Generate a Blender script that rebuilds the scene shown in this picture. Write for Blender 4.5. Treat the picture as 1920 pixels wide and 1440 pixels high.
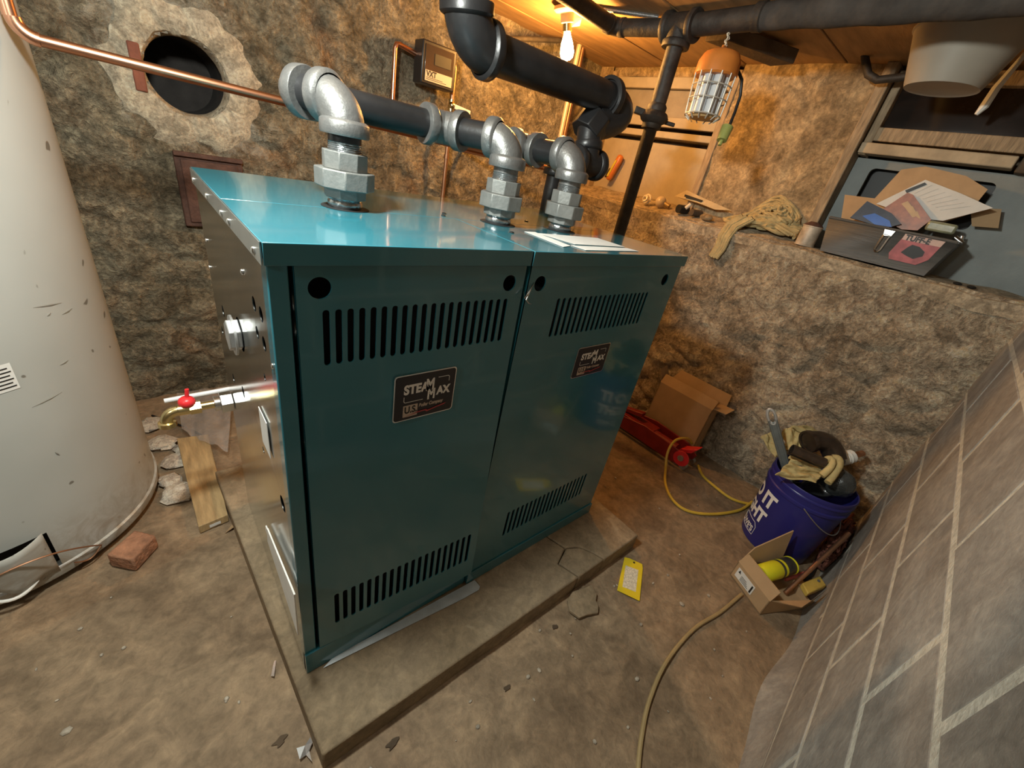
import bpy, bmesh, math, random
import numpy as np
from mathutils import Vector, Matrix

random.seed(7)
for o in list(bpy.data.objects): bpy.data.objects.remove(o)
SC = bpy.context.scene
COL = SC.collection

# ------------------------------------------------------------------ camera
CAM = np.array([-0.1182230489571857, -0.6110277250617685, 1.1962116925197308])
ROT = np.array([[0.7578767085633418, -0.6255484934363176, 0.1852349237502171],
                [-0.18084566660692764, -0.47424131563940986, -0.8616205774063765],
                [0.6268315080519578, 0.6195032339706992, -0.47254418165199485]])  # rows: right, down, forward
FPX = 763.57
cd = bpy.data.cameras.new('camera'); cam = bpy.data.objects.new('camera', cd); COL.objects.link(cam)
cd.sensor_width = 36; cd.lens = FPX / 1920 * 36; cd.clip_start = 0.01; cd.clip_end = 50
M = Matrix.Identity(4)
for i in range(3):
    M[i][0] = ROT[0][i]; M[i][1] = -ROT[1][i]; M[i][2] = -ROT[2][i]; M[i][3] = CAM[i]
cam.matrix_world = M
SC.camera = cam

# ------------------------------------------------------------------ light and exposure
SC.view_settings.view_transform = 'Standard'; SC.view_settings.look = 'None'
SC.view_settings.gamma = 1.0; SC.view_settings.use_curve_mapping = False
SC.view_settings.exposure = -0.05
w = bpy.data.worlds.new('world'); SC.world = w; w.use_nodes = True
w.node_tree.nodes['Background'].inputs[0].default_value = (0.9, 0.85, 0.75, 1)
w.node_tree.nodes['Background'].inputs[1].default_value = 0.02
def lamp(name, loc, power, col, radius):
    l = bpy.data.lights.new(name, 'POINT'); l.energy = power; l.color = col; l.shadow_soft_size = radius
    o = bpy.data.objects.new(name, l); o.location = loc; COL.objects.link(o); return o
fl_ = bpy.data.lights.new('flood_lamp', 'SPOT'); fl_.energy = 74; fl_.color = (.96, 1.0, .93); fl_.shadow_soft_size = .06
fl_.spot_size = math.radians(178); fl_.spot_blend = .45; fl_o = bpy.data.objects.new('flood_lamp', fl_); COL.objects.link(fl_o)   # flood lamp hung over the boiler's near corner, out of frame
fl_o.location = (-.12, .05, 1.62); fl_o.rotation_euler = Vector((.50, .52, -.50)).to_track_quat('-Z', 'Y').to_euler()
lamp('fill_lamp', (-1.15, -.25, 1.55), 15, (.95, 1.0, .96), .06)      # unseen fill light added to lift the block wall, behind the camera's left

# ------------------------------------------------------------------ helpers
FL = -0.072
CEIL = 1.82
def ray(u, v): return ROT.T @ np.array([(u - 960) / FPX, (v - 720) / FPX, 1.0])
def on(u, v, ax, val):
    d = ray(u, v); t = (val - CAM[ax]) / d[ax]; return Vector(CAM + d * t)
def G(u, v, z=FL): return on(u, v, 2, z)           # where a pixel's line of sight meets a level surface
def D(u, v, dep): return Vector(CAM + ray(u, v) * dep)

class MB:
    def __init__(s): s.v = []; s.f = []; s.sm = []
    def add(s, vs, fs, smooth=False):
        b = len(s.v); s.v += [tuple(x) for x in vs]
        for f in fs: s.f.append(tuple(b + i for i in f)); s.sm.append(smooth)
        return s
    def box(s, lo, hi):
        x0, y0, z0 = lo; x1, y1, z1 = hi
        return s.hexa([(x0,y0,z0),(x1,y0,z0),(x1,y1,z0),(x0,y1,z0)], [(x0,y0,z1),(x1,y0,z1),(x1,y1,z1),(x0,y1,z1)])
    def hexa(s, b, t):
        return s.add(list(b) + list(t), [(3,2,1,0),(4,5,6,7),(0,1,5,4),(1,2,6,5),(2,3,7,6),(3,0,4,7)])
    def obox(s, c, ax, ay, az, hx, hy, hz):
        c = Vector(c); ax, ay, az = Vector(ax).normalized()*hx, Vector(ay).normalized()*hy, Vector(az).normalized()*hz
        b = [c-ax-ay-az, c+ax-ay-az, c+ax+ay-az, c-ax+ay-az]; t = [p+2*az for p in b]
        return s.hexa(b, t)
    def slab(s, q, n, th):                      # polygon q given thickness along n
        n = Vector(n).normalized()*th; q = [Vector(p) for p in q]; k = len(q)
        return s.add(q + [p+n for p in q], [tuple(range(k))[::-1], tuple(range(k, 2*k))] + [(i, (i+1)%k, k+(i+1)%k, k+i) for i in range(k)])
    def cyl(s, p0, p1, r0, r1=None, n=24, caps=True, rot=0.0, smooth=True):
        r1 = r0 if r1 is None else r1
        p0, p1 = Vector(p0), Vector(p1); d = (p1-p0).normalized()
        u = d.orthogonal().normalized()
        if abs(d.z) > .99: u = Vector((1,0,0))
        w_ = d.cross(u)
        r = []
        for (p, rr) in ((p0, r0), (p1, r1)):
            r += [p + (u*math.cos(rot+2*math.pi*i/n) + w_*math.sin(rot+2*math.pi*i/n))*rr for i in range(n)]
        s.add(r, [(i, (i+1)%n, n+(i+1)%n, n+i) for i in range(n)], smooth)
        if caps: s.add(r[:n], [tuple(range(n))[::-1]]); s.add(r[n:], [tuple(range(n))])
        return s
    def pipe(s, p0, p1, ro, ri, n=24):            # hollow tube, both ends open
        p0, p1 = Vector(p0), Vector(p1); d = (p1-p0)
        return s.lathe(p0, d, [(ri, 0), (ro, 0), (ro, d.length), (ri, d.length), (ri, 0)], n, sharp=True)
    def lathe(s, o, d, prof, n=32, sharp=False):   # prof: (radius, distance along d)
        o = Vector(o); d = Vector(d).normalized(); u = d.orthogonal().normalized()
        if abs(d.z) > .99: u = Vector((1,0,0))
        w_ = d.cross(u); R = []
        for (r, h) in prof:
            R.append([o + d*h + (u*math.cos(2*math.pi*i/n) + w_*math.sin(2*math.pi*i/n))*r for i in range(n)])
        if sharp:
            for a, b in zip(R, R[1:]): s.add(a+b, [(i, (i+1)%n, n+(i+1)%n, n+i) for i in range(n)], True)
        else:
            s.add([p for q in R for p in q], [(k*n+i, k*n+(i+1)%n, (k+1)*n+(i+1)%n, (k+1)*n+i) for k in range(len(R)-1) for i in range(n)], True)
        return s
    def tube(s, path, r, n=10, caps=True):
        P = [Vector(p) for p in path]; k = len(P)
        rr = r if hasattr(r, '__len__') else [r]*k
        t0 = (P[1]-P[0]).normalized(); u = t0.orthogonal().normalized(); V = []
        for i in range(k):
            t = ((P[min(i+1,k-1)]-P[max(i-1,0)])).normalized()
            u = (u - t*u.dot(t)).normalized(); w_ = t.cross(u)
            V += [P[i] + (u*math.cos(2*math.pi*j/n)+w_*math.sin(2*math.pi*j/n))*rr[i] for j in range(n)]
        s.add(V, [(i*n+j, i*n+(j+1)%n, (i+1)*n+(j+1)%n, (i+1)*n+j) for i in range(k-1) for j in range(n)], True)
        if caps: s.add(V[:n], [tuple(range(n))[::-1]]); s.add(V[-n:], [tuple(range(n))])
        return s
    def ball(s, c, r, sx=1, sy=1, sz=1, n=14, m=9):
        c = Vector(c); V = []
        for j in range(m+1):
            a = math.pi*j/m
            V += [c + Vector((sx*r*math.sin(a)*math.cos(2*math.pi*i/n), sy*r*math.sin(a)*math.sin(2*math.pi*i/n), sz*r*math.cos(a))) for i in range(n)]
        return s.add(V, [(j*n+i, (j+1)*n+i, (j+1)*n+(i+1)%n, j*n+(i+1)%n) for j in range(m) for i in range(n)], True)
    def grid(s, nx, ny, fn, smooth=True):
        V = [fn(i/nx, j/ny) for j in range(ny+1) for i in range(nx+1)]
        return s.add(V, [(j*(nx+1)+i, j*(nx+1)+i+1, (j+1)*(nx+1)+i+1, (j+1)*(nx+1)+i) for j in range(ny) for i in range(nx)], smooth)
    def build(s, name, mat, parent=None, loc=None, bevel=0.0, solid=0.0, sub=0):
        root = Vector((0,0,0)); q = parent
        while q is not None: root = root + Vector(q.location); q = q.parent
        if loc is not None: root = root + Vector(loc)
        me = bpy.data.meshes.new(name)
        me.from_pydata([(v[0]-root.x, v[1]-root.y, v[2]-root.z) for v in s.v], [], s.f)
        me.polygons.foreach_set('use_smooth', s.sm); me.update()
        bm = bmesh.new(); bm.from_mesh(me); bmesh.ops.remove_doubles(bm, verts=bm.verts, dist=1e-5)
        bmesh.ops.recalc_face_normals(bm, faces=bm.faces); bm.to_mesh(me); bm.free(); me.set_sharp_from_angle(angle=math.radians(40))
        o = bpy.data.objects.new(name, me); COL.objects.link(o)
        if loc is not None: o.location = loc
        if parent: o.parent = parent
        if mat: me.materials.append(mat)
        if solid: m = o.modifiers.new('s', 'SOLIDIFY'); m.thickness = solid; m.offset = 0
        if sub: m = o.modifiers.new('u', 'SUBSURF'); m.levels = sub; m.render_levels = sub
        if bevel: m = o.modifiers.new('b', 'BEVEL'); m.width = bevel; m.segments = 2; m.limit_method = 'ANGLE'
        return o

def tag(o, label, cat, group=None):
    o['label'] = label; o['category'] = cat
    if group: o['group'] = group
    return o
def thing(name, loc, label, cat, group=None):
    o = bpy.data.objects.new(name, None); o.empty_display_size = .05; COL.objects.link(o); o.location = loc
    return tag(o, label, cat, group)
def struct(o): o['kind'] = 'structure'; return o

def curve_mesh(splines, th):                       # filled 2D outlines with holes, as (verts, faces), thickness th
    cu = bpy.data.curves.new('tmp', 'CURVE'); cu.dimensions = '2D'; cu.fill_mode = 'BOTH'; cu.extrude = th/2
    for sp in splines:
        q = cu.splines.new('POLY'); q.points.add(len(sp)-1); q.use_cyclic_u = True
        for pnt, (x, y) in zip(q.points, sp): pnt.co = (x, y, 0, 1)
    return _curve_out(cu)
def text_mesh(body, size, bold=0.0, align='LEFT', shear=0.0, th=0.0, sx=1.0):
    cu = bpy.data.curves.new('tmp', 'FONT'); cu.body = body; cu.size = size; cu.offset = bold; cu.align_x = align; cu.shear = shear; cu.extrude = th/2
    v, f = _curve_out(cu); return [(x*sx, y, z) for x, y, z in v], f
def _curve_out(cu):
    o = bpy.data.objects.new('tmp', cu); COL.objects.link(o)
    dg = bpy.context.evaluated_depsgraph_get()
    me = bpy.data.meshes.new_from_object(o.evaluated_get(dg))
    v = [tuple(x.co) for x in me.vertices]; f = [tuple(p.vertices) for p in me.polygons]
    bpy.data.objects.remove(o); bpy.data.meshes.remove(me); bpy.data.curves.remove(cu)
    return v, f
def rrect(x0, y0, x1, y1, r, n=4):
    P = []
    for (cx, cy, a) in ((x1-r, y1-r, 0), (x0+r, y1-r, 90), (x0+r, y0+r, 180), (x1-r, y0+r, 270)):
        P += [(cx + r*math.cos(math.radians(a+90*i/n)), cy + r*math.sin(math.radians(a+90*i/n))) for i in range(n+1)]
    return P
def circ(cx, cy, r, n=24): return [(cx + r*math.cos(2*math.pi*i/n), cy + r*math.sin(2*math.pi*i/n)) for i in range(n)]

# numpy value noise on arrays
def _h(ix, iy, s):
    n = (ix.astype(np.int64)*374761393 + iy.astype(np.int64)*668265263 + s*974634777) & 0x7fffffff
    n = ((n ^ (n >> 13))*1274126177) & 0x7fffffff
    return ((n ^ (n >> 16)) & 0xffff)/65535.0
def vnoise(x, y, s=0):
    ix, iy = np.floor(x), np.floor(y); fx, fy = x-ix, y-iy
    fx = fx*fx*(3-2*fx); fy = fy*fy*(3-2*fy)
    a = _h(ix, iy, s); b = _h(ix+1, iy, s); c = _h(ix, iy+1, s); d = _h(ix+1, iy+1, s)
    return (a*(1-fx)+b*fx)*(1-fy) + (c*(1-fx)+d*fx)*fy
def fbm(x, y, o=4, s=0):
    t = 0; a = .5
    for k in range(o): t = t + a*vnoise(x*2**k, y*2**k, s+k*17); a *= .5
    return t
def worley(x, y, s=0):
    ix, iy = np.floor(x), np.floor(y); d1 = np.full(np.shape(x), 9.0); d2 = d1.copy()
    for i in (-1, 0, 1):
        for j in (-1, 0, 1):
            px = ix+i+_h(ix+i, iy+j, s); py = iy+j+_h(ix+i, iy+j, s+5)
            d = np.hypot(x-px, y-py); d2 = np.where(d < d1, d1, np.minimum(d2, d)); d1 = np.minimum(d1, d)
    return d1, d2
def rubble(a, b, s, amp=1.0):                      # relief of a parged rubble wall, metres
    wx = a + .10*(fbm(a*5, b*5, 3, s+91)-.5); wy = b + .10*(fbm(a*5, b*5, 3, s+47)-.5)
    d1, d2 = worley(wx*4.2, wy*7.0, s)
    st = np.clip((d2-d1)*2.2, 0, 1); st = st*st*(3-2*st)
    cov = np.clip((fbm(a*1.6, b*1.6, 3, s+7)-.36)*5, 0, 1)
    r = .016*st*cov + .030*(fbm(a*3, b*6, 6, s+3)-.5) + .016*(1-np.abs(2*fbm(a*8, b*17, 5, s+29)-1)) + .010*(fbm(a*22, b*40, 3, s+61)-.5)
    return amp*(r-.012)

# ------------------------------------------------------------------ materials
MATS = {}
def ramp(nt, fac, stops):
    r = nt.nodes.new('ShaderNodeValToRGB'); nt.links.new(fac, r.inputs[0]); e = r.color_ramp.elements
    while len(e) > 1: e.remove(e[-1])
    for i, (p, c) in enumerate(stops):
        q = e[0] if i == 0 else e.new(p)
        q.position = p; q.color = (*c, 1)
    return r.outputs[0]
def noise(nt, vec, scale, detail=4, rough=.55, dist=0.0):
    n = nt.nodes.new('ShaderNodeTexNoise'); n.inputs['Scale'].default_value = scale; n.inputs['Detail'].default_value = detail
    n.inputs['Roughness'].default_value = rough; n.inputs['Distortion'].default_value = dist; nt.links.new(vec, n.inputs['Vector']); return n.outputs['Fac']
def mix(nt, a, b, fac, mode='MIX'):
    m = nt.nodes.new('ShaderNodeMix'); m.data_type = 'RGBA'; m.blend_type = mode
    for sock, val in ((m.inputs[0], fac), (m.inputs[6], a), (m.inputs[7], b)):
        if hasattr(val, 'is_linked'): nt.links.new(val, sock)
        elif isinstance(val, tuple): sock.default_value = (*val, 1)
        else: sock.default_value = val
    return m.outputs[2]
def math_n(nt, op, a, b=0.0, clamp=False):
    m = nt.nodes.new('ShaderNodeMath'); m.operation = op; m.use_clamp = clamp
    for s_, v_ in ((m.inputs[0], a), (m.inputs[1], b)):
        if hasattr(v_, 'is_linked'): nt.links.new(v_, s_)
        else: s_.default_value = v_
    return m.outputs[0]
def coords(nt, scale=(1,1,1)):
    t = nt.nodes.new('ShaderNodeTexCoord'); m = nt.nodes.new('ShaderNodeMapping'); m.inputs['Scale'].default_value = scale
    nt.links.new(t.outputs['Object'], m.inputs[0]); return m.outputs[0]
def new_mat(name):
    m = bpy.data.materials.new(name); m.use_nodes = True; MATS[name] = m
    return m, m.node_tree, m.node_tree.nodes['Principled BSDF']
def bump(nt, b, h, strength, dist=.01):
    n = nt.nodes.new('ShaderNodeBump'); n.inputs['Strength'].default_value = strength; n.inputs['Distance'].default_value = dist
    nt.links.new(h, n.inputs['Height']); nt.links.new(n.outputs[0], b.inputs['Normal'])
def mat(name, col, rough=.5, metal=0.0, var=.15, scale=20, bmp=0.0, bscale=80, spec=.5, coat=0.0, stretch=(1,1,1), emit=0.0, alpha=1.0, trans=0.0):
    if name in MATS: return MATS[name]
    m, nt, b = new_mat(name); vec = coords(nt, stretch)
    n = noise(nt, vec, scale, 5)
    c = tuple(max(0, x*(1-var)) for x in col); c2 = tuple(min(1, x*(1+var)) for x in col)
    nt.links.new(ramp(nt, n, [(.3, c), (.7, c2)]), b.inputs['Base Color'])
    b.inputs['Roughness'].default_value = rough; b.inputs['Metallic'].default_value = metal
    b.inputs['Specular IOR Level'].default_value = spec; b.inputs['Coat Weight'].default_value = coat; b.inputs['Coat Roughness'].default_value = .06
    b.inputs['Alpha'].default_value = alpha; b.inputs['Transmission Weight'].default_value = trans
    if emit: b.inputs['Emission Color'].default_value = (*col, 1); b.inputs['Emission Strength'].default_value = emit
    if bmp: bump(nt, b, noise(nt, vec, bscale, 4), bmp)
    return m
def masonry(name, cols, scale=3.0, patch=None, patchcol=(.5,.45,.36), bstr=.6, rough=.9, con=1.0, pax=2):
    m, nt, b = new_mat(name); vec = coords(nt)
    n1 = noise(nt, vec, scale, 6, .62, .5); n2 = noise(nt, vec, scale*5, 6, .65, .8); n3 = noise(nt, vec, scale*22, 5, .7, .4)
    c = ramp(nt, n1, cols)
    c = mix(nt, c, ramp(nt, n2, [(.35, (.24,.22,.19)), (.5, (.53,.51,.48)), (.66, (.95,.91,.84))]), .62*con, 'OVERLAY')
    c = mix(nt, c, ramp(nt, n3, [(.33, (.25,.24,.22)), (.5,(.52,.5,.48)), (.66, (.80,.78,.74))]), .6*con, 'OVERLAY')
    if patch:                                        # whitewash and lime render left around an opening: (x, z, radius, softness)
        g = nt.nodes.new('ShaderNodeNewGeometry'); sx = nt.nodes.new('ShaderNodeSeparateXYZ'); nt.links.new(g.outputs['Position'], sx.inputs[0])
        for (px, pz, ex, ez, r) in patch:
            dx = math_n(nt, 'MULTIPLY', math_n(nt, 'SUBTRACT', sx.outputs[0], px), ex); dz = math_n(nt, 'MULTIPLY', math_n(nt, 'SUBTRACT', sx.outputs[pax], pz), ez)
            dd = math_n(nt, 'SQRT', math_n(nt, 'ADD', math_n(nt, 'MULTIPLY', dx, dx), math_n(nt, 'MULTIPLY', dz, dz)))
            k = math_n(nt, 'SUBTRACT', r, dd); k = math_n(nt, 'ADD', k, math_n(nt, 'MULTIPLY', math_n(nt, 'SUBTRACT', n2, .5), .55))
            k = math_n(nt, 'MULTIPLY', k, 9.0, True)
            c = mix(nt, c, patchcol, math_n(nt, 'MULTIPLY', k, .8))
    nt.links.new(c, b.inputs['Base Color']); b.inputs['Roughness'].default_value = rough; b.inputs['Specular IOR Level'].default_value = .25
    bump(nt, b, math_n(nt, 'ADD', n2, math_n(nt, 'MULTIPLY', n3, .7)), bstr*1.3, .022)
    return m

stone = masonry('stone_back', [(.30,(.115,.105,.078)), (.43,(.215,.19,.137)), (.54,(.29,.265,.20)), (.66,(.23,.17,.112)), (.78,(.41,.375,.30))],
                3.2, [(.10, 1.30, 1.0, 1.0, .22), (.16, 1.10, .8, 1.6, .17)], (.50,.46,.38), bstr=.9, con=1.2)
stone_r = masonry('stone_right', [(.28,(.23,.20,.155)), (.42,(.39,.335,.26)), (.55,(.54,.475,.38)), (.67,(.43,.37,.285)), (.78,(.62,.56,.46))], 3.6, bstr=.9, con=1.15)
plaster = masonry('plaster_pier', [(.3,(.22,.165,.10)), (.5,(.33,.26,.165)), (.7,(.40,.33,.22))], 3.0, bstr=.35)
floor_m = masonry('floor_concrete', [(.28,(.135,.093,.058)), (.42,(.205,.146,.093)), (.54,(.255,.188,.122)), (.64,(.21,.15,.097)), (.78,(.33,.255,.175))], 1.6, bstr=.25, rough=.72, con=.65)
pad_m = masonry('pad_concrete', [(.28,(.16,.12,.075)), (.45,(.235,.18,.115)), (.6,(.27,.21,.14)), (.78,(.38,.31,.21))], 2.4, [(.46,-.12,1.,2.0,.02), (1.10,-.10,1.,1.,.03), (.20,-.15,1.,1.,-.10), (.62,-.14,1,2,-.05)], (.42,.36,.26), pax=1, bstr=.22, rough=.8, con=.5)
block_m = masonry('painted_block', [(.3,(.22,.205,.18)), (.45,(.29,.265,.235)), (.58,(.33,.315,.29)), (.75,(.44,.42,.385))], 2.0, bstr=.15, rough=.7, con=.42)
mortar_m = mat('mortar', (.60,.57,.48), .9, var=.2, scale=40, bmp=.4)
ceil_m = mat('ceiling_board', (.36,.22,.10), .75, var=.25, scale=5, bmp=.15, bscale=30, stretch=(1,5,1))
wood_old = mat('old_wood', (.36,.27,.17), .8, var=.35, scale=14, bmp=.4, bscale=40, stretch=(1,6,1))
wood_pale = mat('pale_painted_wood', (.46,.37,.25), .8, var=.22, scale=12, bmp=.3, bscale=30)
wood_dark = mat('dark_wood', (.10,.07,.045), .8, var=.4, scale=10, bmp=.3)
teal = mat('teal_enamel', (.026,.160,.205), .18, var=.04, scale=3, coat=.6, spec=.5)
galv = mat('galvanised_steel', (.60,.62,.61), .17, 1.0, var=.10, scale=6, bmp=.04, bscale=12)
galv_strip = mat('galvanised_strip', (.66,.70,.72), .45, .55, var=.12, scale=22)
black_in = mat('black_void', (.006,.006,.006), .9, var=.1)
blackp = mat('black_pipe', (.016,.016,.017), .36, .0, var=.3, scale=12, bmp=.08, bscale=40)
castf = mat('malleable_iron', (.19,.19,.185), .42, .65, var=.14, scale=40, bmp=.12, bscale=140)
union_m = mat('union_iron', (.21,.215,.205), .55, .5, var=.12, scale=50, bmp=.1, bscale=150)
shiny = mat('wet_pipe_dope', (.40,.42,.43), .18, .9, var=.2, scale=60, bmp=.25, bscale=90)
rustpipe = mat('old_black_pipe', (.045,.038,.032), .6, .3, var=.45, scale=18, bmp=.25, bscale=50)
copper = mat('copper', (.80,.42,.27), .28, 1.0, var=.10, scale=10)
copper_old = mat('dull_copper', (.50,.27,.16), .42, .9, var=.2, scale=12)
brass = mat('brass', (.80,.66,.34), .26, 1.0, var=.1, scale=20)
chrome = mat('bright_metal', (.75,.75,.74), .22, 1.0, var=.08, scale=30)
zinc = mat('zinc', (.55,.56,.56), .4, .9, var=.15, scale=30)
rust = mat('rusty_iron', (.115,.058,.042), .8, .2, var=.4, scale=25, bmp=.4)
tankw = masonry('tank_enamel', [(.3,(.46,.45,.40)), (.5,(.52,.51,.46)), (.75,(.56,.55,.51))], .9, bstr=.0, rough=.38)
white_p = mat('white_paper', (.74,.73,.69), .7, var=.06)
white_pl = mat('white_plastic', (.78,.77,.72), .4, var=.05)
card = mat('cardboard', (.42,.28,.15), .85, var=.08, scale=12)
card_d = mat('cardboard_print', (.50,.33,.18), .85, var=.12, scale=12)
red_m = mat('red_paint', (.24,.018,.015), .35, var=.25, scale=14)
red_h = mat('red_handle', (.75,.03,.035), .35, var=.08)
blue_b = mat('blue_bucket', (.022,.022,.16), .32, var=.06, scale=6, spec=.5)
ink = mat('black_ink', (.012,.012,.012), .5, var=.1)
inkw = mat('white_print', (.82,.80,.76), .5, var=.03)
inkr = mat('red_print', (.42,.05,.055), .5, var=.1)
# ================================================================== the setting
def relief_wall(name, m, a0, a1, b0, b1, step, fn, keep=None):
    na, nb = int((a1-a0)/step), int((b1-b0)/step)
    A, B = np.meshgrid(np.linspace(a0, a1, na+1), np.linspace(b0, b1, nb+1))
    P = fn(A, B).reshape(-1, 3)
    F = []
    for j in range(nb):
        for i in range(na):
            if keep is None or keep(A[j, i]+step/2, B[j, i]+step/2):
                F.append((j*(na+1)+i, j*(na+1)+i+1, (j+1)*(na+1)+i+1, (j+1)*(na+1)+i))
    mb = MB(); mb.add([tuple(p) for p in P], F, True)
    return struct(mb.build(name, m))

# floor
relief_wall('floor', floor_m, -1.7, 2.5, -1.1, 1.75, .022,
    lambda A, B: np.stack([A, B, FL + .006*(fbm(A*4, B*4, 4, 3)-.5) - .004*np.clip((fbm(A*9, B*9, 3, 31)-.56)*9, 0, 1)], -1))

# back wall with the flue opening
HX, HZ, HR = .12, 1.24, .130
YB = 1.60
def backf(A, B):
    r = rubble(A, B, 11, 1.15); d = np.hypot(A-HX, B-HZ)
    r = r*np.clip((d-.16)/.12, .15, 1)
    return np.stack([A, YB - r, B], -1)
wall_back = relief_wall('wall_back', stone, -1.7, 2.55, FL-.02, CEIL+.02, .011, backf, lambda a, b: math.hypot(a-HX, b-HZ) > HR-.004)
# lime render collar dressed round the opening, then the dark thimble behind it
mb = MB(); n = 96; rings = []
for k, (rr, yy) in enumerate(((HR-.012, .05), (HR-.010, .012), (HR-.002, -.012), (HR+.025, -.017), (HR+.075, -.014), (HR+.125, .014))):
    for i in range(n):
        t_a = 2*math.pi*i/n; nz = float(fbm(np.array(3+2.2*math.cos(t_a)), np.array(3+2.2*math.sin(t_a)), 4, 77))-.5
        nf = float(fbm(np.array(9+7*math.cos(t_a)), np.array(9+7*math.sin(t_a)), 3, 31+k))-.5
        q = rr + nz*(0, .012, .02, .04, .10, .16)[k] + nf*(0, .004, .006, .010, .02, .03)[k]
        rings.append((HX+q*math.cos(t_a), YB+yy+.018*nf, HZ+q*math.sin(t_a)))
mb.add(rings, [(k*n+i, k*n+(i+1)%n, (k+1)*n+(i+1)%n, (k+1)*n+i) for k in range(5) for i in range(n)], True)
lime = masonry('lime_render', [(.3,(.36,.31,.23)), (.5,(.47,.42,.33)), (.72,(.56,.52,.43))], 5, bstr=.4)
mb.build('render_collar', lime, wall_back)
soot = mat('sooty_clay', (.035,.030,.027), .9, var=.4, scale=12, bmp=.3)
mb = MB(); mb.lathe((HX, YB+.03, HZ), (0, 1, 0), [(HR-.006, 0), (HR-.008, .30), (.0, .30)], 40); mb.build('flue_thimble', soot, wall_back)
redclay = mat('red_clay_tile', (.25,.085,.05), .85, var=.25, scale=20, bmp=.3)
mb = MB(); mb.box((HX-HR-.026, YB-.026, HZ-.075), (HX-HR+.006, YB+.02, HZ+.065)); mb.build('clay_tile_edge', redclay, wall_back, bevel=.004)

# right wall, stone below the ledge
XR = 2.15
def rightf(A, B):
    r = rubble(A, B, 57, 1.0)
    top = np.clip((B-.92)/.18, 0, 1)
    return np.stack([XR - r*(1-.7*top) + .0*A, A, B], -1)
wall_right = relief_wall('wall_right', stone_r, -.80, 1.66, FL-.02, 1.10, .011, rightf)
# ledge on top of it
def ledge_z(x, y): return 1.100 + max(0, (x-XR))*(.24 if y > .05 else .05)
mb = MB()
mb.grid(6, 120, lambda s, t: (XR-.012+s*.30, -.80+t*2.46, ledge_z(XR-.012+s*.30, -.80+t*2.46) + .006*math.sin(t*61+s*5)*math.sin(t*23) - (.012 if s == 0 else 0)))
mb.grid(1, 120, lambda s, t: (XR-.012+.012*s, -.80+t*2.46, 1.088-.05*s + .006*math.sin(t*61)*math.sin(t*23)))
ledge = masonry('ledge_mortar', [(.3,(.26,.21,.15)), (.5,(.36,.30,.22)), (.72,(.45,.39,.30))], 4, bstr=.3)
struct(mb.build('trim_1', ledge))
# pier of rendered stone between the two windows and the strip beside the corner
XU = 2.335
relief_pier = lambda a0, a1, nm: relief_wall(nm, plaster, a0, a1, 1.10, CEIL+.02, .018, lambda A, B: np.stack([XU - rubble(A, B, 23, .8)-.02, A, B], -1))
relief_pier(.07, .665, 'wall_right_pier'); relief_pier(1.50, 1.66, 'wall_right_corner')
mb = MB(); mb.box((XU+.16, -.82, 1.05), (XU+.20, 1.66, CEIL+.02)); struct(mb.build('wall_right_backing', wood_dark))

# window by the corner, boarded over
win = thing('window_1', (XU, 1.10, 1.12), 'boarded up basement window with pale horizontal boards above the ledge', 'window'); win['kind'] = 'structure'
del win['category']
def wbox(name, par, m, x0, x1, y0, y1, z0, z1, bev=.004):
    q = MB(); q.box((x0, y0, z0), (x1, y1, z1)); return q.build(name, m, par, bevel=bev)
panel_g = mat('grey_panel', (.30,.26,.20), .8, var=.15, scale=10, bmp=.2)
panel_p = mat('pale_panel', (.43,.36,.25), .8, var=.12, scale=9, bmp=.15)
mb = MB(); mb.grid(40, 6, lambda s, t: (XU+.01-.02*vnoise(np.array(s*9.), np.array(t*3.), 5), .70+s*.82, 1.775+t*.06)); mb.build('lintel_stone', plaster, win)
wbox('board', win, panel_p, XU+.00, XU+.04, .70, 1.52, 1.720, 1.775)
wbox('upper_panel', win, panel_g, XU+.03, XU+.05, .70, 1.52, 1.585, 1.718)
wbox('board', win, panel_p, XU+.00, XU+.04, .70, 1.52, 1.532, 1.583)
wbox('board', win, panel_p, XU+.005, XU+.04, .70, 1.52, 1.478, 1.512)
wbox('lower_panel', win, panel_p, XU+.03, XU+.05, .70, 1.52, 1.13, 1.452)
wbox('jamb', win, wood_old, XU-.03, XU+.06, .665, .705, 1.13, 1.80)
wbox('jamb', win, wood_old, XU-.02, XU+.08, 1.47, 1.505, 1.13, 1.80)

# second window with dark glass and a grey panel below it
w2 = thing('window_2', (XU, -.3, 1.12), 'old wooden basement window with dark glass above a grey panel', 'window'); w2['kind'] = 'structure'
del w2['category']
dglass = mat('dark_glass', (.018,.012,.009), .12, var=.5, scale=5)
wbox('post', w2, wood_old, XU-.05, XU+.05, .030, .072, 1.11, CEIL)
wbox('casing', w2, wood_old, XU-.015, XU+.05, -.005, .024, 1.50, 1.79)
wbox('pane', w2, dglass, XU+.03, XU+.04, -.80, -.005, 1.60, 1.755, 0)
wbox('rail', w2, wood_old, XU-.01, XU+.05, -.80, .024, 1.555, 1.605)
wbox('rail', w2, wood_pale, XU-.03, XU+.05, -.46, .024, 1.505, 1.545)
wbox('rail', w2, wood_dark, XU-.02, XU+.05, -.80, -.47, 1.495, 1.550)
wbox('head_board', w2, wood_old, XU-.01, XU+.05, -.80, .024, 1.755, 1.80)
bluegrey = mat('blue_grey_paint', (.25,.275,.27), .75, var=.15, scale=8, bmp=.15)
v, f = curve_mesh([[(-.80, 1.09), (.028, 1.09), (.028, 1.495), (-.80, 1.495)], rrect(-.45, 1.29, -.04, 1.462, .02)], .02)
mb = MB(); mb.add([(XU+.05-z, x, y) for x, y, z in v], f); mb.build('grey_panel', bluegrey, w2)
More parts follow.
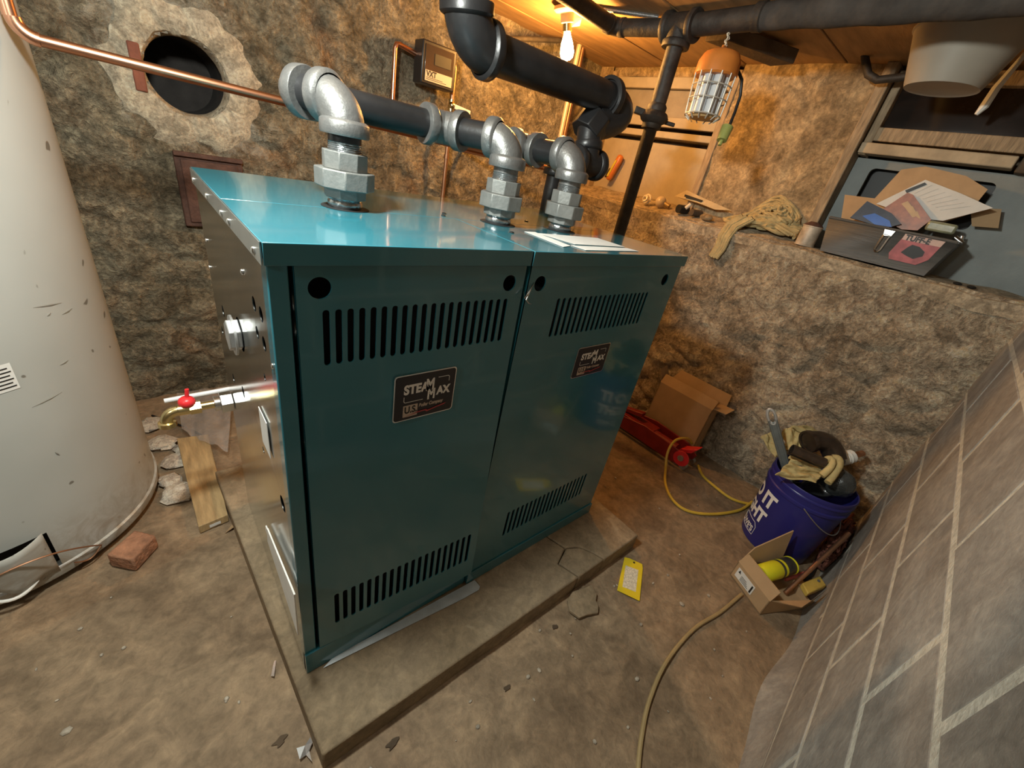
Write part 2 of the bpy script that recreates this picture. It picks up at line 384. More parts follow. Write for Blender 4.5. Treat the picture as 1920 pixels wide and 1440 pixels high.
wbox('panel_recess', w2, ink, XU+.10, XU+.11, -.50, .0, 1.25, 1.49, 0)

# block wall beside the camera: blocks stand on a lighter mortar bed
def bwy(x): return -.752 - .056*(XR-x)
wf = MB(); wf.slab([(-1.7, bwy(-1.7)+.0035, FL-.03), (2.25, bwy(2.25)+.0035, FL-.03), (2.25, bwy(2.25)+.0035, CEIL), (-1.7, bwy(-1.7)+.0035, CEIL)], (0, -1, 0), .05)
wall_front = struct(wf.build('wall_front', mortar_m))
nrm = Vector((-.056, 1, 0)).normalized(); tx = Vector((1, .056, 0)).normalized()
joints = [-.09, .03, .245, .470, .690, .905, 1.12, 1.335, 1.55, 1.765, 1.85]
for k in range(len(joints)-1):
    z0, z1 = joints[k], joints[k+1]
    off = (.735 if k % 2 == 1 else .985)
    x = off - .445*6
    while x < 2.2:
        xa, xb = max(x+.009, -1.69), min(x+.445-.009, 2.17)
        if xb > xa+.03:
            rs = random.Random(int(k*100+x*50)); pr = .0042 + .002*rs.random()
            sl = lambda xx: .055*(xx-.9)
            zt, zb_ = -.009, .009
            xa += rs.uniform(-.004,.003); xb += rs.uniform(-.003,.004); zb_ += rs.uniform(-.003,.003); zt += rs.uniform(-.003,.003)
            c = [(xa, z0+sl(xa)+zb_), (xb, z0+sl(xb)+zb_), (xb, min(z1+sl(xb)+zt, CEIL+.02)), (xa, min(z1+sl(xa)+zt, CEIL+.02))]
            q = MB(); q.slab([(a, bwy(a)-.03, b) for a, b in c], nrm, .03+pr)
            q.build('block', block_m, wall_front, bevel=.002)
        x += .445
# sloped cement fillet at the foot of the block wall
mb = MB(); mb.grid(90, 4, lambda s, t: (-1.7+s*3.87, bwy(-1.7+s*3.87)+.004+.045*(1-t)**1.6*(.8+.4*math.sin(s*37)*math.sin(s*11)), FL-.004+t*.10))
struct(mb.build('baseboard_front', block_m))
# far sides of the cellar behind the camera's view
mb = MB(); mb.box((-1.75, -1.0, FL-.02), (-1.70, 1.70, CEIL)); struct(mb.build('wall_left', stone_r))
# ceiling boards
ceil = struct(MB().box((-1.75, -1.05, CEIL+.03), (2.6, 1.75, CEIL+.06)).build('ceiling', wood_dark))
ys = [-1.05, -.62, -.20, .22, .66, 1.10, 1.42, 1.75]
for a, b in zip(ys, ys[1:]): MB().box((-1.75, a+.004, CEIL), (2.58, b-.004, CEIL+.025)).build('board', ceil_m, ceil, bevel=.003)

# concrete pad under the boiler, cracked into three pieces
pad = thing('boiler_pad', (.5, .3, FL), 'low concrete slab with cracked corner under the teal boiler', 'concrete pad')
c1 = [G(1028, 1007, 0), G(1060, 1028, 0), G(1047, 1056, 0), G(1094, 1090, 0)]
c2 = [G(1060, 1028, 0), G(1086, 1025, 0), G(1112, 1036, 0), G(1140, 1055, 0)]
fy = lambda x: -.186 - .017*x
c1[3] = Vector((c1[3].x, fy(c1[3].x), 0)); c2[3] = Vector((c2[3].x, fy(c2[3].x), 0))
back = Vector((c1[0].x+.02, .86, 0))
def padpiece(P, shrink):
    P = [Vector((p[0], p[1], 0)) for p in P]; q = MB()
    q.slab([(p.x, p.y, 0) for p in P], (0, 0, -1), .085); return q.build('slab_piece', pad_m, pad, bevel=.005)
g = .0022
padpiece([(-.022, -.186), (c1[3].x-g, c1[3].y), (c1[2].x-g, c1[2].y), (c1[1].x-g, c1[1].y), (c1[0].x-g, c1[0].y), (back.x-g, .86), (-.066, .86)], g)
padpiece([(c1[3].x+g, c1[3].y), (c2[3].x-g, c2[3].y), (c2[2].x, c2[2].y-g), (c2[1].x, c2[1].y-g), (c1[1].x+g*1.5, c1[1].y-g), (c1[2].x+g, c1[2].y)], g)
padpiece([(c2[3].x+g, c2[3].y), (1.178, fy(1.178)), (1.178, .86), (back.x+g, .86), (c1[0].x+g, c1[0].y), (c1[1].x+g, c1[1].y+g), (c2[1].x, c2[1].y+g), (c2[2].x, c2[2].y+g)], g)

# ================================================================== the boiler
W, DEP, H = 1.088, .644, 1.05
boil = thing('steam_boiler', (W/2, DEP/2, .001), 'large teal enamelled steam boiler with two louvred front doors and a galvanised side', 'boiler')
def warp(x, z):                                     # the left door hangs proud at its lower right corner
    return -.030*max(0, min(1, (x-.03)/.44))*max(0, min(1, (1.0-z)/.95))**1.3
# left side sheet with its knock-outs
holes = [circ(y, z, r, 18) for (y, z, r) in [(.508,.758,.014), (.583,.675,.012), (.110,.923,.0125), (.064,.923,.0125), (.111,.873,.011), (.065,.873,.0125), (.510,.571,.013), (.372,.608,.015), (.092,.798,.007), (.060,.527,.018), (.296,.789,.036), (.2,.56,.008)]]
v, f = curve_mesh([[(0.0, .002), (DEP, .002), (DEP, 1.02), (0.0, 1.02)]] + holes, .0015)
mb = MB(); mb.add([(.001+z, x, y) for x, y, z in v], f); mb.build('side_panel', galv, boil)
v, f = curve_mesh([[(0.0, .002), (DEP, .002), (DEP, 1.02), (0.0, 1.02)]], .0015)
mb = MB(); mb.add([(W-.002+z, x, y) for x, y, z in v], f); mb.build('side_panel', galv, boil)
mb = MB(); mb.box((.003, DEP-.004, .002), (W-.003, DEP, 1.02)); mb.build('back_panel', galv, boil)
mb = MB(); mb.box((.03, .035, .01), (W-.03, DEP-.03, .95)); mb.build('dark_filler', black_in, boil)  # plain black box inside, painted dark so the slots and holes look black
# teal front frame
mb = MB(); mb.box((0, -.001, 0), (.027, .03, 1.025)); mb.build('corner_post', teal, boil, bevel=.002)
mb = MB(); mb.box((W-.006, -.001, 0), (W, .03, 1.025)); mb.build('corner_post', teal, boil, bevel=.0015)
mb = MB(); mb.box((.0, -.006, .0), (.468, .012, .0785)); mb.build('kick_plate', teal, boil, bevel=.0015)
mb = MB(); mb.box((.472, -.016, .0), (W, .012, .0485)); mb.build('kick_plate', teal, boil, bevel=.0015)
# doors
def door(name, x0, x1, z0, z1, slots, hol, warped):
    outl = []
    for a, b in zip([(x0,z0),(x1,z0),(x1,z1),(x0,z1)], [(x1,z0),(x1,z1),(x0,z1),(x0,z0)]):
        outl += [(a[0]+(b[0]-a[0])*t/8, a[1]+(b[1]-a[1])*t/8) for t in range(8)]
    sp = [outl] + [circ(x, z, r) for x, z, r in hol]
    for (sx0, sx1, n, sz0, sz1, hw) in slots:
        for i in range(n):
            x = sx0 + (sx1-sx0)*i/(n-1); sp.append(rrect(x-hw, sz0, x+hw, sz1, hw*.98, 3))
    v, f = curve_mesh(sp, .003)
    yo = 0 if warped else -.007
    q = MB(); q.add([(x, yo-.003+z+(warp(x, y) if warped else 0), y) for x, y, z in v], f)
    # returned edges
    dy = lambda x, z: yo+(warp(x, z) if warped else 0)
    for (a, b) in (((x0,z0),(x0,z1)), ((x1,z0),(x1,z1)), ((x0,z0),(x1,z0))):
        pts = [(a[0]+(b[0]-a[0])*t/8, a[1]+(b[1]-a[1])*t/8) for t in range(9)]
        q.add([(x, -.0045+dy(x, z), z) for x, z in pts] + [(x, .018+dy(x, z), z) for x, z in pts], [(i, i+1, 10+i, 9+i) for i in range(8)])
    return q.build(name, teal, boil)
d1 = door('door', .0335, .4665, .080, 1.020, [(.0735,.426,20,.857,.951,.0052), (.076,.437,20,.151,.262,.0052)], [(.066,.985,.0165), (.428,.983,.0165)], True)
d2 = door('door', .4745, 1.0815, .050, 1.020, [(.580,.946,20,.850,.946,.0052), (.595,.967,20,.150,.256,.0052)], [(.508,.982,.0165), (1.016,.980,.0165)], False)
# name plates
def nameplate(par, x0, x1, z0, z1, warped):
    cx, cz = (x0+x1)/2, (z0+z1)/2; yo = -.0048 + (warp(cx, cz) if warped else -.007)
    s = (x1-x0)/.138; T = lambda px, pz, dz: (cx+px*s, yo-dz, cz+pz*(z1-z0)/.099)
    def put(nm, m, v, f, dz, par_): q = MB(); q.add([T(x, y, dz+z) for x, y, z in v], f); return q.build(nm, m, par_)
    v, f = curve_mesh([rrect(-.069, -.0495, .069, .0495, .007)], .004); pl = put('name_plate', chrome, v, f, .001, par)
    v, f = curve_mesh([rrect(-.0665, -.047, .0665, .047, .0055)], .0006); put('plate_face', mat('plate_black', (.017,.013,.015), .3, var=.1), v, f, .0034, pl)
    L = .0041
    def letters(body, size, x, y, sx, bold=.0006, m=inkw, sh=0.0, nm='lettering'):
        v, f = text_mesh(body, size, bold, sx=sx, shear=sh); put(nm, m, [(a+x, b+y, c) for a, b, c in v], f, L, pl)
    letters('STEA', .0265, -.0485, .0095, .90, .0013); letters('M', .0345, -.0015, .0095, .74, .0013)
    letters('M', .0300, .0035, -.0105, .78, .0013); letters('AX', .0245, .0255, -.0045, .88, .0013)
    # the fine bracket lines
    for pts in ([(-.0475,.004),(-.0475,-.006),(-.045,-.0085),(-.006,-.0085)], [(.026,.0335),(.0495,.0335),(.052,.031),(.052,.0215)]):
        q = MB()
        for a, b in zip(pts, pts[1:]):
            dx, dz = b[0]-a[0], b[1]-a[1]; ln = math.hypot(dx, dz); nx, nz = -dz/ln*.0006, dx/ln*.0006
            q.add([T(a[0]-nx, a[1]-nz, L), T(b[0]-nx, b[1]-nz, L), T(b[0]+nx, b[1]+nz, L), T(a[0]+nx, a[1]+nz, L)], [(0,1,2,3)])
        q.build('bracket_line', inkw, pl)
    tan = mat('plate_tan', (.52,.42,.34), .5, var=.05)
    v, f = curve_mesh([rrect(-.048, -.041, -.0165, -.0155, .001)], .0004); put('emblem', tan, v, f, L, pl)
    v, f = text_mesh('U.S.', .0205, .0007, sx=.86); put('lettering', ink, [(a-.0455, b-.0325, c) for a, b, c in v], f, L+.0004, pl)
    letters('Boiler Company', .0105, -.0135, -.0245, .80, .0005, tan, .15)
    q = MB(); q.add([T(x, y, L+.0008) for x, y in [(-.044,-.0395),(-.015,-.0335),(.003,-.0325),(.007,-.0355),(.03,-.031),(.051,-.0275),(.046,-.0315),(.025,-.0345),(.005,-.039),(.001,-.0355),(-.015,-.0360)]], [tuple(range(11))])
    q.build('swoosh', inkr, pl)
nameplate(d1, .188, .324, .711, .815, True)
nameplate(d2, .702, .842, .711, .804, False)
# lid: two front sections and a back section, each with a turned-down lip
YS = .272
def lid(name, x0, x1, y0, y1, hol, lipf=False, lipl=False, lipr=False):
    v, f = curve_mesh([[(x0,y0),(x1,y0),(x1,y1),(x0,y1)]] + [circ(a, b, r, 28) for a, b, r in hol], .002)
    q = MB(); q.add([(x, y, H-.001+z) for x, y, z in v], f)
    if lipf: q.box((x0, y0-.0015, H-.030), (x1, y0+.001, H))
    if lipl: q.box((x0-.0015, y0, H-.028), (x0+.001, y1, H))
    if lipr: q.box((x1-.001, y0, H-.030), (x1+.0015, y1, H))
    return q.build(name, teal, boil, bevel=.0012)
R1, R2, R3 = (.211, .290), (.589, .262), (.794, .235)
lid('lid_section', -.004, .4675, -.013, YS-.0012, [(R1[0], R1[1]-.0001, .040)][:0], True, False)
lid('lid_section', .4695, W+.004, -.015, YS-.0012, [(R3[0], R3[1], .038)][:0], True, False, True)
lid('lid_section', -.004, W+.004, YS+.0012, DEP+.003, [], False, False, True)
for (x, y) in (R1, R2, R3):
    mb = MB(); v, f = curve_mesh([circ(x, y, .046, 32)], .0006); mb.add([(a, b, H+.0006+c) for a, b, c in v], f); mb.build('riser_opening', black_in, boil)
galv_lip = mat('galvanised_lip', (.5,.53,.52), .3, .9, var=.1)
mb = MB(); mb.box((-.0055, -.006, H-.032), (-.0038, DEP, H-.002)); mb.build('lid_lip', galv_lip, boil)
for (y, z, x, r) in [(.03, H-.022, -.0065, .006), (.20, H-.022, -.0065, .006), (.265, H-.022, -.0065, .006), (.42, H-.022, -.0065, .006), (.60, H-.02, -.0065, .006), (.174,.955,-.001,.005), (.012,.86,-.001,.005), (.6,.9,-.001,.005), (.62,.83,-.001,.005)]:
    MB().ball((x, y, z), r, .5, 1, 1, 10, 6).build('screw', chrome, boil)
for (x, y) in [(.545,.15), (.62,.30), (.75,.33), (.45,.30), (.47,.33)]: MB().ball((x, y, H+.001), .006, 1, 1, .4, 10, 6).build('screw', ink, boil)
# labels on the lid
def lidlabel(q, nm='paper_label'):
    r = MB(); r.slab([(p.x, p.y, H+.0008) for p in q], (0, 0, 1), .0006); return r.build(nm, white_p, boil)
lidlabel([G(983, 435, H), G(1003, 436, H), G(1070, 462, H), G(1056, 464, H)])
lidlabel([G(1008, 438, H), G(1120, 447, H), G(1172, 464, H), G(1078, 459, H)])
lidlabel([G(1070, 461, H), G(1176, 466, H), G(1198, 472, H), G(1098, 470, H)])
# plug in the side sheet
plug = MB(); plug.cyl((.0, .296, .789), (-.022, .296, .789), .033, n=6, smooth=False, rot=.3); pg = plug.build('steel_plug', zinc, boil, bevel=.002)
mb = MB(); mb.lathe((-.010, .296, .789), (-1, 0, 0), [(.020, 0), (.041, .000), (.041, .004), (.020, .004)], 24); mb.build('plug_flange', zinc, pg)
# plates and papers on the side
mb = MB(); mb.slab([(-.002, .172, .690), (-.002, .110, .690), (-.002, .110, .605), (-.002, .172, .605)], (-1, 0, 0), .0012); mb.build('rating_label', white_p, boil)
# drain: nut, brass nipple, red lever valve and elbow
dr = Vector((0, .605, .446))
mb = MB(); mb.cyl(dr+Vector((-.001,0,0)), dr+Vector((-.03,0,0)), .030, n=6, smooth=False); mb.cyl(dr+Vector((-.03,0,0)), dr+Vector((-.045,0,0)), .021, n=16); dv = mb.build('drain_nut', chrome, boil, bevel=.0015)
e0 = on(352, 770, 1, .605); e0 = Vector((e0.x, .605, .446))
mb = MB(); mb.cyl(dr+Vector((-.04,0,0)), e0+Vector((.01,0,0)), .0115, n=16); mb.cyl(e0+Vector((.03,0,0)), e0+Vector((.005,0,0)), .019, n=6, smooth=False); mb.cyl(e0+Vector((.006,0,0)), e0+Vector((-.02,0,0)), .016, n=16)
arc = [e0+Vector((-.02-.028*math.sin(a), 0, -.028*(1-math.cos(a)))) for a in [i*math.pi/16 for i in range(9)]]
mb.tube(arc, .014, 14); mb.lathe(arc[-1], (0,0,-1), [(.014,0),(.020,.002),(.021,.014),(.012,.016)], 16); mb.build('drain_nipple', brass, boil)
mb = MB(); mb.ball(e0+Vector((.002,0,.022)), .020, 1, 1, .8, 14, 8); mb.cyl(e0+Vector((.004,0,.03)), e0+Vector((.008,0,.06)), .005, n=10); mb.build('drain_handle', red_h, boil)
# wire tie through the door handles
mb = MB(); mb.tube([(.470,-.006,.965), (.463,-.020,.955), (.476,-.018,.972), (.488,-.012,.985), (.478,-.016,.968), (.466,-.022,.952), (.474,-.024,.945), (.485,-.02,.942)], .0011, 6); mb.build('wire_tie', chrome, boil)

# ================================================================== near-boiler piping
pip = thing('steam_header_piping', (.6, .36, 1.052), 'black and grey iron steam header with unions and elbows rising from the boiler top', 'piping')
PR = .0302
def arcpts(c, a, b, r, n=12):                       # quarter bend from direction a (incoming face) to b (outgoing face) about corner c
    a, b = Vector(a).normalized(), Vector(b).normalized(); o = Vector(c) + (a+b)*r
    return [o - a*r*math.sin(t) *1.0 - b*r*math.cos(t) for t in [math.pi/2*i/n for i in range(n+1)]][::-1] if False else [Vector(c) + a*r*(1-math.sin(t)) + b*r*(1-math.cos(t)) for t in [math.pi/2*i/n for i in range(n+1)]]
def elbow(c, a, b, body, band, face, m=castf, nm='elbow', par=None):
    c, a, b = Vector(c), Vector(a).normalized(), Vector(b).normalized(); q = MB()
    q.tube(arcpts(c, a, b, face*.92), body, 24)
    for d in (a, b):
        p = c + d*face
        q.lathe(p, -d, [(body*.8, -.001), (band*.97, -.001), (band, .002), (band, .020), (band*.96, .0225), (body, .026)], 32)
    return q.build(nm, m, par or pip)
def tee(c, ax, br, body, band, face, m=castf, nm='tee', par=None):
    c, ax, br = Vector(c), Vector(ax).normalized(), Vector(br).normalized(); q = MB()
    q.cyl(c-ax*face, c+ax*face, body, n=28); q.cyl(c, c+br*face, body, n=28)
    for d in (ax, -ax, br):
        p = c + d*face; q.lathe(p, -d, [(body*.8, -.001), (band*.97, -.001), (band, .002), (band, .018), (band*.96, .021), (body, .025)], 32)
    return q.build(nm, m, par or pip)
def union(x, y, z, par):
    def octo(z0, z1, r, rot): return MB().cyl((x, y, z0), (x, y, z1), r, n=8, rot=rot, smooth=False)
    MB().lathe((x, y, z), (0,0,1), [(.031,0),(.033,.004),(.0335,.010),(.031,.014),(.033,.018),(.034,.022)], 28).build('shiny_nipple', shiny, par)
    octo(z+.018, z+.042, .0405, .2).build('union_tail', union_m, par, bevel=.0015)
    octo(z+.036, z+.069, .0560, .45).build('union_nut', union_m, par, bevel=.002)
    octo(z+.069, z+.100, .0425, .2).build('union_head', union_m, par, bevel=.0015)
HY, HZZ = .425, 1.235
up = Vector((0,0,1))
for k, (rx, ry) in enumerate((R1, R2, R3)):
    union(rx, ry, H+.001, pip)
    ec = Vector((rx, ry, HZZ)); tgt = [Vector((.150, HY, HZZ)), Vector((.505, HY, HZZ)), Vector((.780, HY, HZZ))][k]
    dr_ = (tgt-ec).normalized()
    MB().cyl((rx, ry, 1.145), (rx, ry, 1.19), PR, n=28).build('riser_nipple', blackp if k == 0 else castf, pip)
    q = MB()
    for i in range(5): q.lathe((rx, ry, 1.150+.0035*i), up, [(PR, 0), (PR+.0012, .0015), (PR, .003)], 28)
    q.build('pipe_thread', shiny, pip)
    elbow(ec, -up, dr_, .0375, .0445, .056)
    MB().cyl(ec+dr_*.05, tgt-dr_*.05, PR, n=28).build('branch_nipple', blackp, pip)
    if k == 0: elbow(tgt, -dr_, (1,0,0), .0375, .0445, .056)
    else: tee(tgt, (1,0,0), -dr_, .0365, .0445, .056)
MB().cyl((.20, HY, HZZ), (.455, HY, HZZ), PR, n=32).build('header_pipe', blackp, pip)
MB().cyl((.555, HY, HZZ), (.73, HY, HZZ), PR, n=32).build('header_pipe', blackp, pip)
MB().cyl((.83, HY, HZZ), (1.00, HY, HZZ), PR, n=32).build('header_pipe', blackp, pip)
# end of the header: take-off up to the large main, equaliser turning down behind the boiler
E1 = Vector((1.055, HY, HZZ)); tee(E1, (1,0,0), (0,.25,1), .040, .048, .06, blackp)
elbow(Vector((1.15, HY, HZZ)), (-1,0,0), (0,1,0), .038, .046, .057, blackp)
MB().cyl((1.15, HY+.05, HZZ), (1.15, .60, HZZ), PR, n=24).build('equaliser_pipe', blackp, pip)
elbow(Vector((1.15, .655, HZZ)), (0,-1,0), (0,0,-1), .038, .046, .057, blackp)
MB().cyl((1.15, .655, HZZ-.05), (1.15, .655, .12), PR, n=24).build('equaliser_pipe', blackp, pip)
MZ = 1.428; MY = .452
tk = Vector((1.165, MY, MZ))
q0 = E1 + Vector((0, .012, .055))
MB().cyl(q0, (1.060, .45, 1.335), .040, n=28).build('take_off', blackp, pip)
MB().cyl((1.048, .455, 1.315), (1.085, .452, 1.368), .056, n=8, smooth=False).build('reducer', blackp, pip, bevel=.003)
elbow(tk, (-1, 0, 0), Vector((-.72, 0, -.70)), .052, .060, .062, blackp) if False else None
q = MB(); b0, b1, b2 = Vector((1.075, .453, 1.352)), Vector((1.20, MY, 1.405)), Vector((1.10, MY, MZ))
pts = [b0*(1-t)**2 + Vector((1.27, MY, 1.40))*2*t*(1-t) + b2*t*t for t in [i/14 for i in range(15)]]
q.tube(pts, .052, 28)
q.lathe((1.125, MY, MZ), (-1,0,0), [(.050,0),(.060,.0),(.061,.003),(.061,.022),(.050,.024)], 32)
q.build('main_elbow', blackp, pip)
MB().cyl((1.11, MY, MZ), (.60, .43, MZ-.012), .0445, n=36).build('main_pipe', blackp, pip)
k0 = Vector((.545, .427, MZ-.013))
elbow(k0, (1, .03, .02), (-.16, -.02, 1), .053, .062, .072, blackp)
q = MB()
for i in range(6): q.lathe(k0+Vector((-.012-.0006*i, -.001, .074+.004*i)), (-.16,-.02,1), [(.044,0),(.046,.002),(.044,.004)], 28)
q.cyl(k0+Vector((-.0115,-.001,.07)), k0+Vector((-.06,-.008,.40)), .0445, n=32); q.build('main_riser', shiny if False else blackp, pip)
# ================================================================== water heater at the left
def tank_mat():
    m, nt, b = new_mat('heater_enamel'); vec = coords(nt); n1 = noise(nt, vec, 2.2, 3); n2 = noise(nt, vec, 14, 6, .7, 1.2)
    c = ramp(nt, n1, [(.3, (.40,.405,.375)), (.7, (.48,.485,.455))])
    g = nt.nodes.new('ShaderNodeNewGeometry'); sx = nt.nodes.new('ShaderNodeSeparateXYZ'); nt.links.new(g.outputs['Position'], sx.inputs[0])
    k = math_n(nt, 'MULTIPLY', math_n(nt, 'SUBTRACT', .17, sx.outputs[2]), 3.2, True)        # rust and splashed dirt along the foot
    k = math_n(nt, 'MULTIPLY', k, math_n(nt, 'MULTIPLY', math_n(nt, 'SUBTRACT', n2, .40), 4.5, True))
    c = mix(nt, c, (.20,.13,.06), k)
    vor = nt.nodes.new('ShaderNodeTexNoise'); vor.inputs['Scale'].default_value = 26; vor.inputs['Detail'].default_value = 1; nt.links.new(vec, vor.inputs['Vector'])
    sp = math_n(nt, 'MULTIPLY', math_n(nt, 'SUBTRACT', vor.outputs['Fac'], .745), 40, True)      # chips in the paint
    c = mix(nt, c, (.13,.115,.09), math_n(nt, 'MULTIPLY', sp, .85))
    nt.links.new(c, b.inputs['Base Color']); b.inputs['Roughness'].default_value = .34
    return m
tank_m = tank_mat()
TC = Vector((-.63, 1.00, FL)); TR = .40
heater = thing('water_heater', TC, 'tall off white cylindrical water heater with rusty scuffed foot', 'water heater')
# shell with the burner access opening cut out
def tang(u, v):                                     # angle and height on the shell under a pixel
    d = ray(u, v); o = CAM - np.array(TC); a = d[0]**2+d[1]**2; bq = 2*(o[0]*d[0]+o[1]*d[1]); c = o[0]**2+o[1]**2-TR**2
    di = bq*bq-4*a*c
    if di < 0: di = 0
    t = (-bq-math.sqrt(di))/(2*a); P = CAM+d*t; return math.atan2(P[1]-TC.y, P[0]-TC.x), P[2]
a_op, z_op = tang(20, 1060)
mb = MB(); n = 120; zs = [FL+.035, FL+.05, FL+.06, FL+.105, FL+.15, FL+.19, FL+.26, .5, 1.0, 1.55]
V = [TC + Vector((TR*math.cos(2*math.pi*i/n), TR*math.sin(2*math.pi*i/n), z-FL)) for z in zs for i in range(n)]
F = []
for j in range(len(zs)-1):
    for i in range(n):
        ang = 2*math.pi*(i+.5)/n; da = (ang-a_op+math.pi) % (2*math.pi)-math.pi
        if 2 <= j <= 4 and abs(da) < .20: continue
        F.append((j*n+i, j*n+(i+1)%n, (j+1)*n+(i+1)%n, (j+1)*n+i))
mb.add(V, F, True); mb.build('shell', tank_m, heater)
mb = MB(); mb.lathe(TC, (0,0,1), [(TR*.5,.03),(TR+.004,.030),(TR+.006,.036),(TR+.006,.058),(TR,.062)], 90); mb.build('base_ring', tank_m, heater)
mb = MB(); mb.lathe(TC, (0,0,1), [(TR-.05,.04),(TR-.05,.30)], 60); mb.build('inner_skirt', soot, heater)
mb = MB(); mb.lathe(TC, (0,0,1), [(TR,1.622),(TR-.02,1.64),(.0,1.65)], 60); mb.build('top_cap', tank_m, heater)
for k in range(3):
    a = 2*math.pi*k/3+.6; q = MB(); q.cyl(TC+Vector((.3*math.cos(a), .3*math.sin(a), 0)), TC+Vector((.3*math.cos(a), .3*math.sin(a), .036)), .03, n=12); q.build('foot', rust, heater)
def onshell(a, z, r=TR): return Vector((TC.x+r*math.cos(a), TC.y+r*math.sin(a), z))
# bent cover hanging over the opening, with its wires
mb = MB()
mb.grid(14, 6, lambda s, t: onshell(a_op-.19+s*.36, FL+.095+t*.105-.05*s*(1-t)*1.0+.014*math.sin(s*9)*(1-t), TR+.006+.035*math.sin(math.pi*s)*(.5+.5*t)))
mb.build('access_cover', tank_m, heater, solid=.002)
mb = MB(); loop = [onshell(a_op-.22+.62*s, FL+.115+.075*math.sin(math.pi*s)-.06*s, TR+.012+.03*math.sin(math.pi*s)) for s in [i/20 for i in range(21)]]
loop += [onshell(a_op+.40-.16*s, FL+.055-.02*math.sin(math.pi*s)+.0*s, TR+.012) for s in [i/8 for i in range(1, 9)]]
mb.tube(loop, .0022, 6); mb.build('ignition_wire', copper_old, heater)
mb = MB(); mb.tube([onshell(a_op-.2+.30*s, FL+.10-.035*math.sin(math.pi*s)-.02*s, TR+.010+.02*math.sin(math.pi*s)) for s in [i/14 for i in range(15)]], .0045, 8); mb.build('white_wire', white_pl, heater)
# bar-code label
a0, z0 = tang(34, 718); a1, z1 = tang(10, 682)
mb = MB(); mb.grid(8, 1, lambda s, t: onshell(a0-.16*(1-s), z0-.012+.065*t, TR+.0012)); lb = mb.build('paper_label', white_p, heater)
for i in range(6):
    q = MB(); zz = z0-.004+.009*i; q.grid(8, 1, lambda s, t: onshell(a0-.15+(.13 if i % 2 else .14)*s, zz+.0028*t, TR+.0022)); q.build('print_line', ink, lb)
# scuffs
mb = MB()
for (u0, v0, u1, v1) in [(62,577,115,568), (60,764,116,735), (112,685,128,675), (88,593,95,586), (116,590,135,578), (103,848,112,854)]:
    A0, Z0 = tang(u0, v0); A1, Z1 = tang(u1, v1)
    mb.tube([onshell(A0+(A1-A0)*t, Z0+(Z1-Z0)*t, TR) for t in (0, .3, .6, 1)], [.0004, .0016, .002, .0005], 5)
mb.build('scuff_marks', mat('scuff', (.22,.21,.18), .8), heater)

# copper line from the heater, running behind the header
CY = .85
cp = thing('copper_pipe', (0.2, CY, 1.22), 'bright copper water pipe running level past the round flue hole', 'pipe')
c0 = on(34, 66, 1, CY)
cz = c0.z; c_end = on(1037, 318, 1, CY)
mb = MB(); mb.cyl((c0.x+.03, CY, cz), (c_end.x-.02, CY, c_end.z), .0112, n=18); mb.build('pipe_run', copper, cp)
mb = MB(); mb.tube(arcpts((c0.x, CY, cz), (1,0,0), (0,0,1), .030, 8), .0132, 16); mb.build('elbow', copper, cp)
mb = MB(); mb.cyl((c0.x-.003, CY, cz+.028), (c0.x-.003, CY, CEIL), .0112, n=18); mb.build('pipe_drop', copper, cp)
mb = MB(); mb.tube(arcpts((c_end.x, CY, c_end.z), (-1,0,0), (0,1,0), .026, 8), .0135, 14); mb.build('elbow', copper_old, cp)
mb = MB(); mb.cyl((c_end.x, CY+.02, c_end.z), (c_end.x, YB, c_end.z), .0112, n=14); mb.build('pipe_run', copper_old, cp)

# iron clean-out frame below the hole
mb = MB(); A, B, Cc, Dd = [on(u, v, 1, YB-.03) for u, v in ((323, 283), (452, 292), (452, 420), (336, 412))]
x0, x1, z0, z1 = A.x, B.x, Cc.z-.02, A.z
cl = thing('cleanout_door', ((x0+x1)/2, YB-.02, z0), 'rusty iron cleanout door set in the wall under the flue hole', 'cleanout door')
mb.box((x0, YB-.035, z0), (x1, YB-.005, z1)); mb.build('frame', rust, cl, bevel=.004)
mb = MB(); mb.box((x0+.018, YB-.043, z0+.018), (x1-.018, YB-.03, z1-.022)); mb.build('door_leaf', rust, cl, bevel=.004)
mb = MB(); mb.box((x0+.0, YB-.05, z1-.012), (x1, YB-.03, z1+.004)); mb.build('lip', rust, cl, bevel=.002)

# ================================================================== water feeder and copper feed on the back wall
FY = 1.50
fa, fb, fc = on(783, 78, 1, FY), on(845, 168, 1, FY-.0), on(795, 80, 1, FY-.04)
fx0, fx1, fz0, fz1 = .985, 1.165, 1.428, 1.590
fd = thing('water_feeder', ((fx0+fx1)/2, FY+.04, fz0), 'small black electronic water feeder box with pale VXT label on the back wall', 'water feeder')
mb = MB(); mb.box((fx0, FY-.035, fz0), (fx1, FY+.045, fz1)); mb.build('case', mat('black_plastic', (.028,.024,.022), .35, var=.1), fd, bevel=.006)
mb = MB(); mb.box((fx0+.014, FY-.038, fz0+.012), (fx1-.016, FY-.033, fz1-.014)); cv = mb.build('smoked_cover', mat('smoked_plastic', (.075,.050,.03), .12, var=.2, scale=4), fd, bevel=.002)
mb = MB(); mb.box((fx0+.018, FY-.0395, fz0+.014), (fx1-.020, FY-.0375, fz0+.055)); mb.build('label', mat('cream_label', (.62,.52,.36), .6, var=.05), fd)
v, f = text_mesh('VXT', .030, .0012, sx=.9); mb = MB(); mb.add([(fx0+.024+x, FY-.0402, fz0+.032+y) for x, y, z in v], f); mb.build('lettering', ink, fd)
mb = MB()
for i in range(2): mb.box((fx0+.024, FY-.0402, fz0+.020+.006*i), (fx1-.05-.02*i, FY-.0396, fz0+.022+.006*i))
mb.build('print_line', ink, fd)
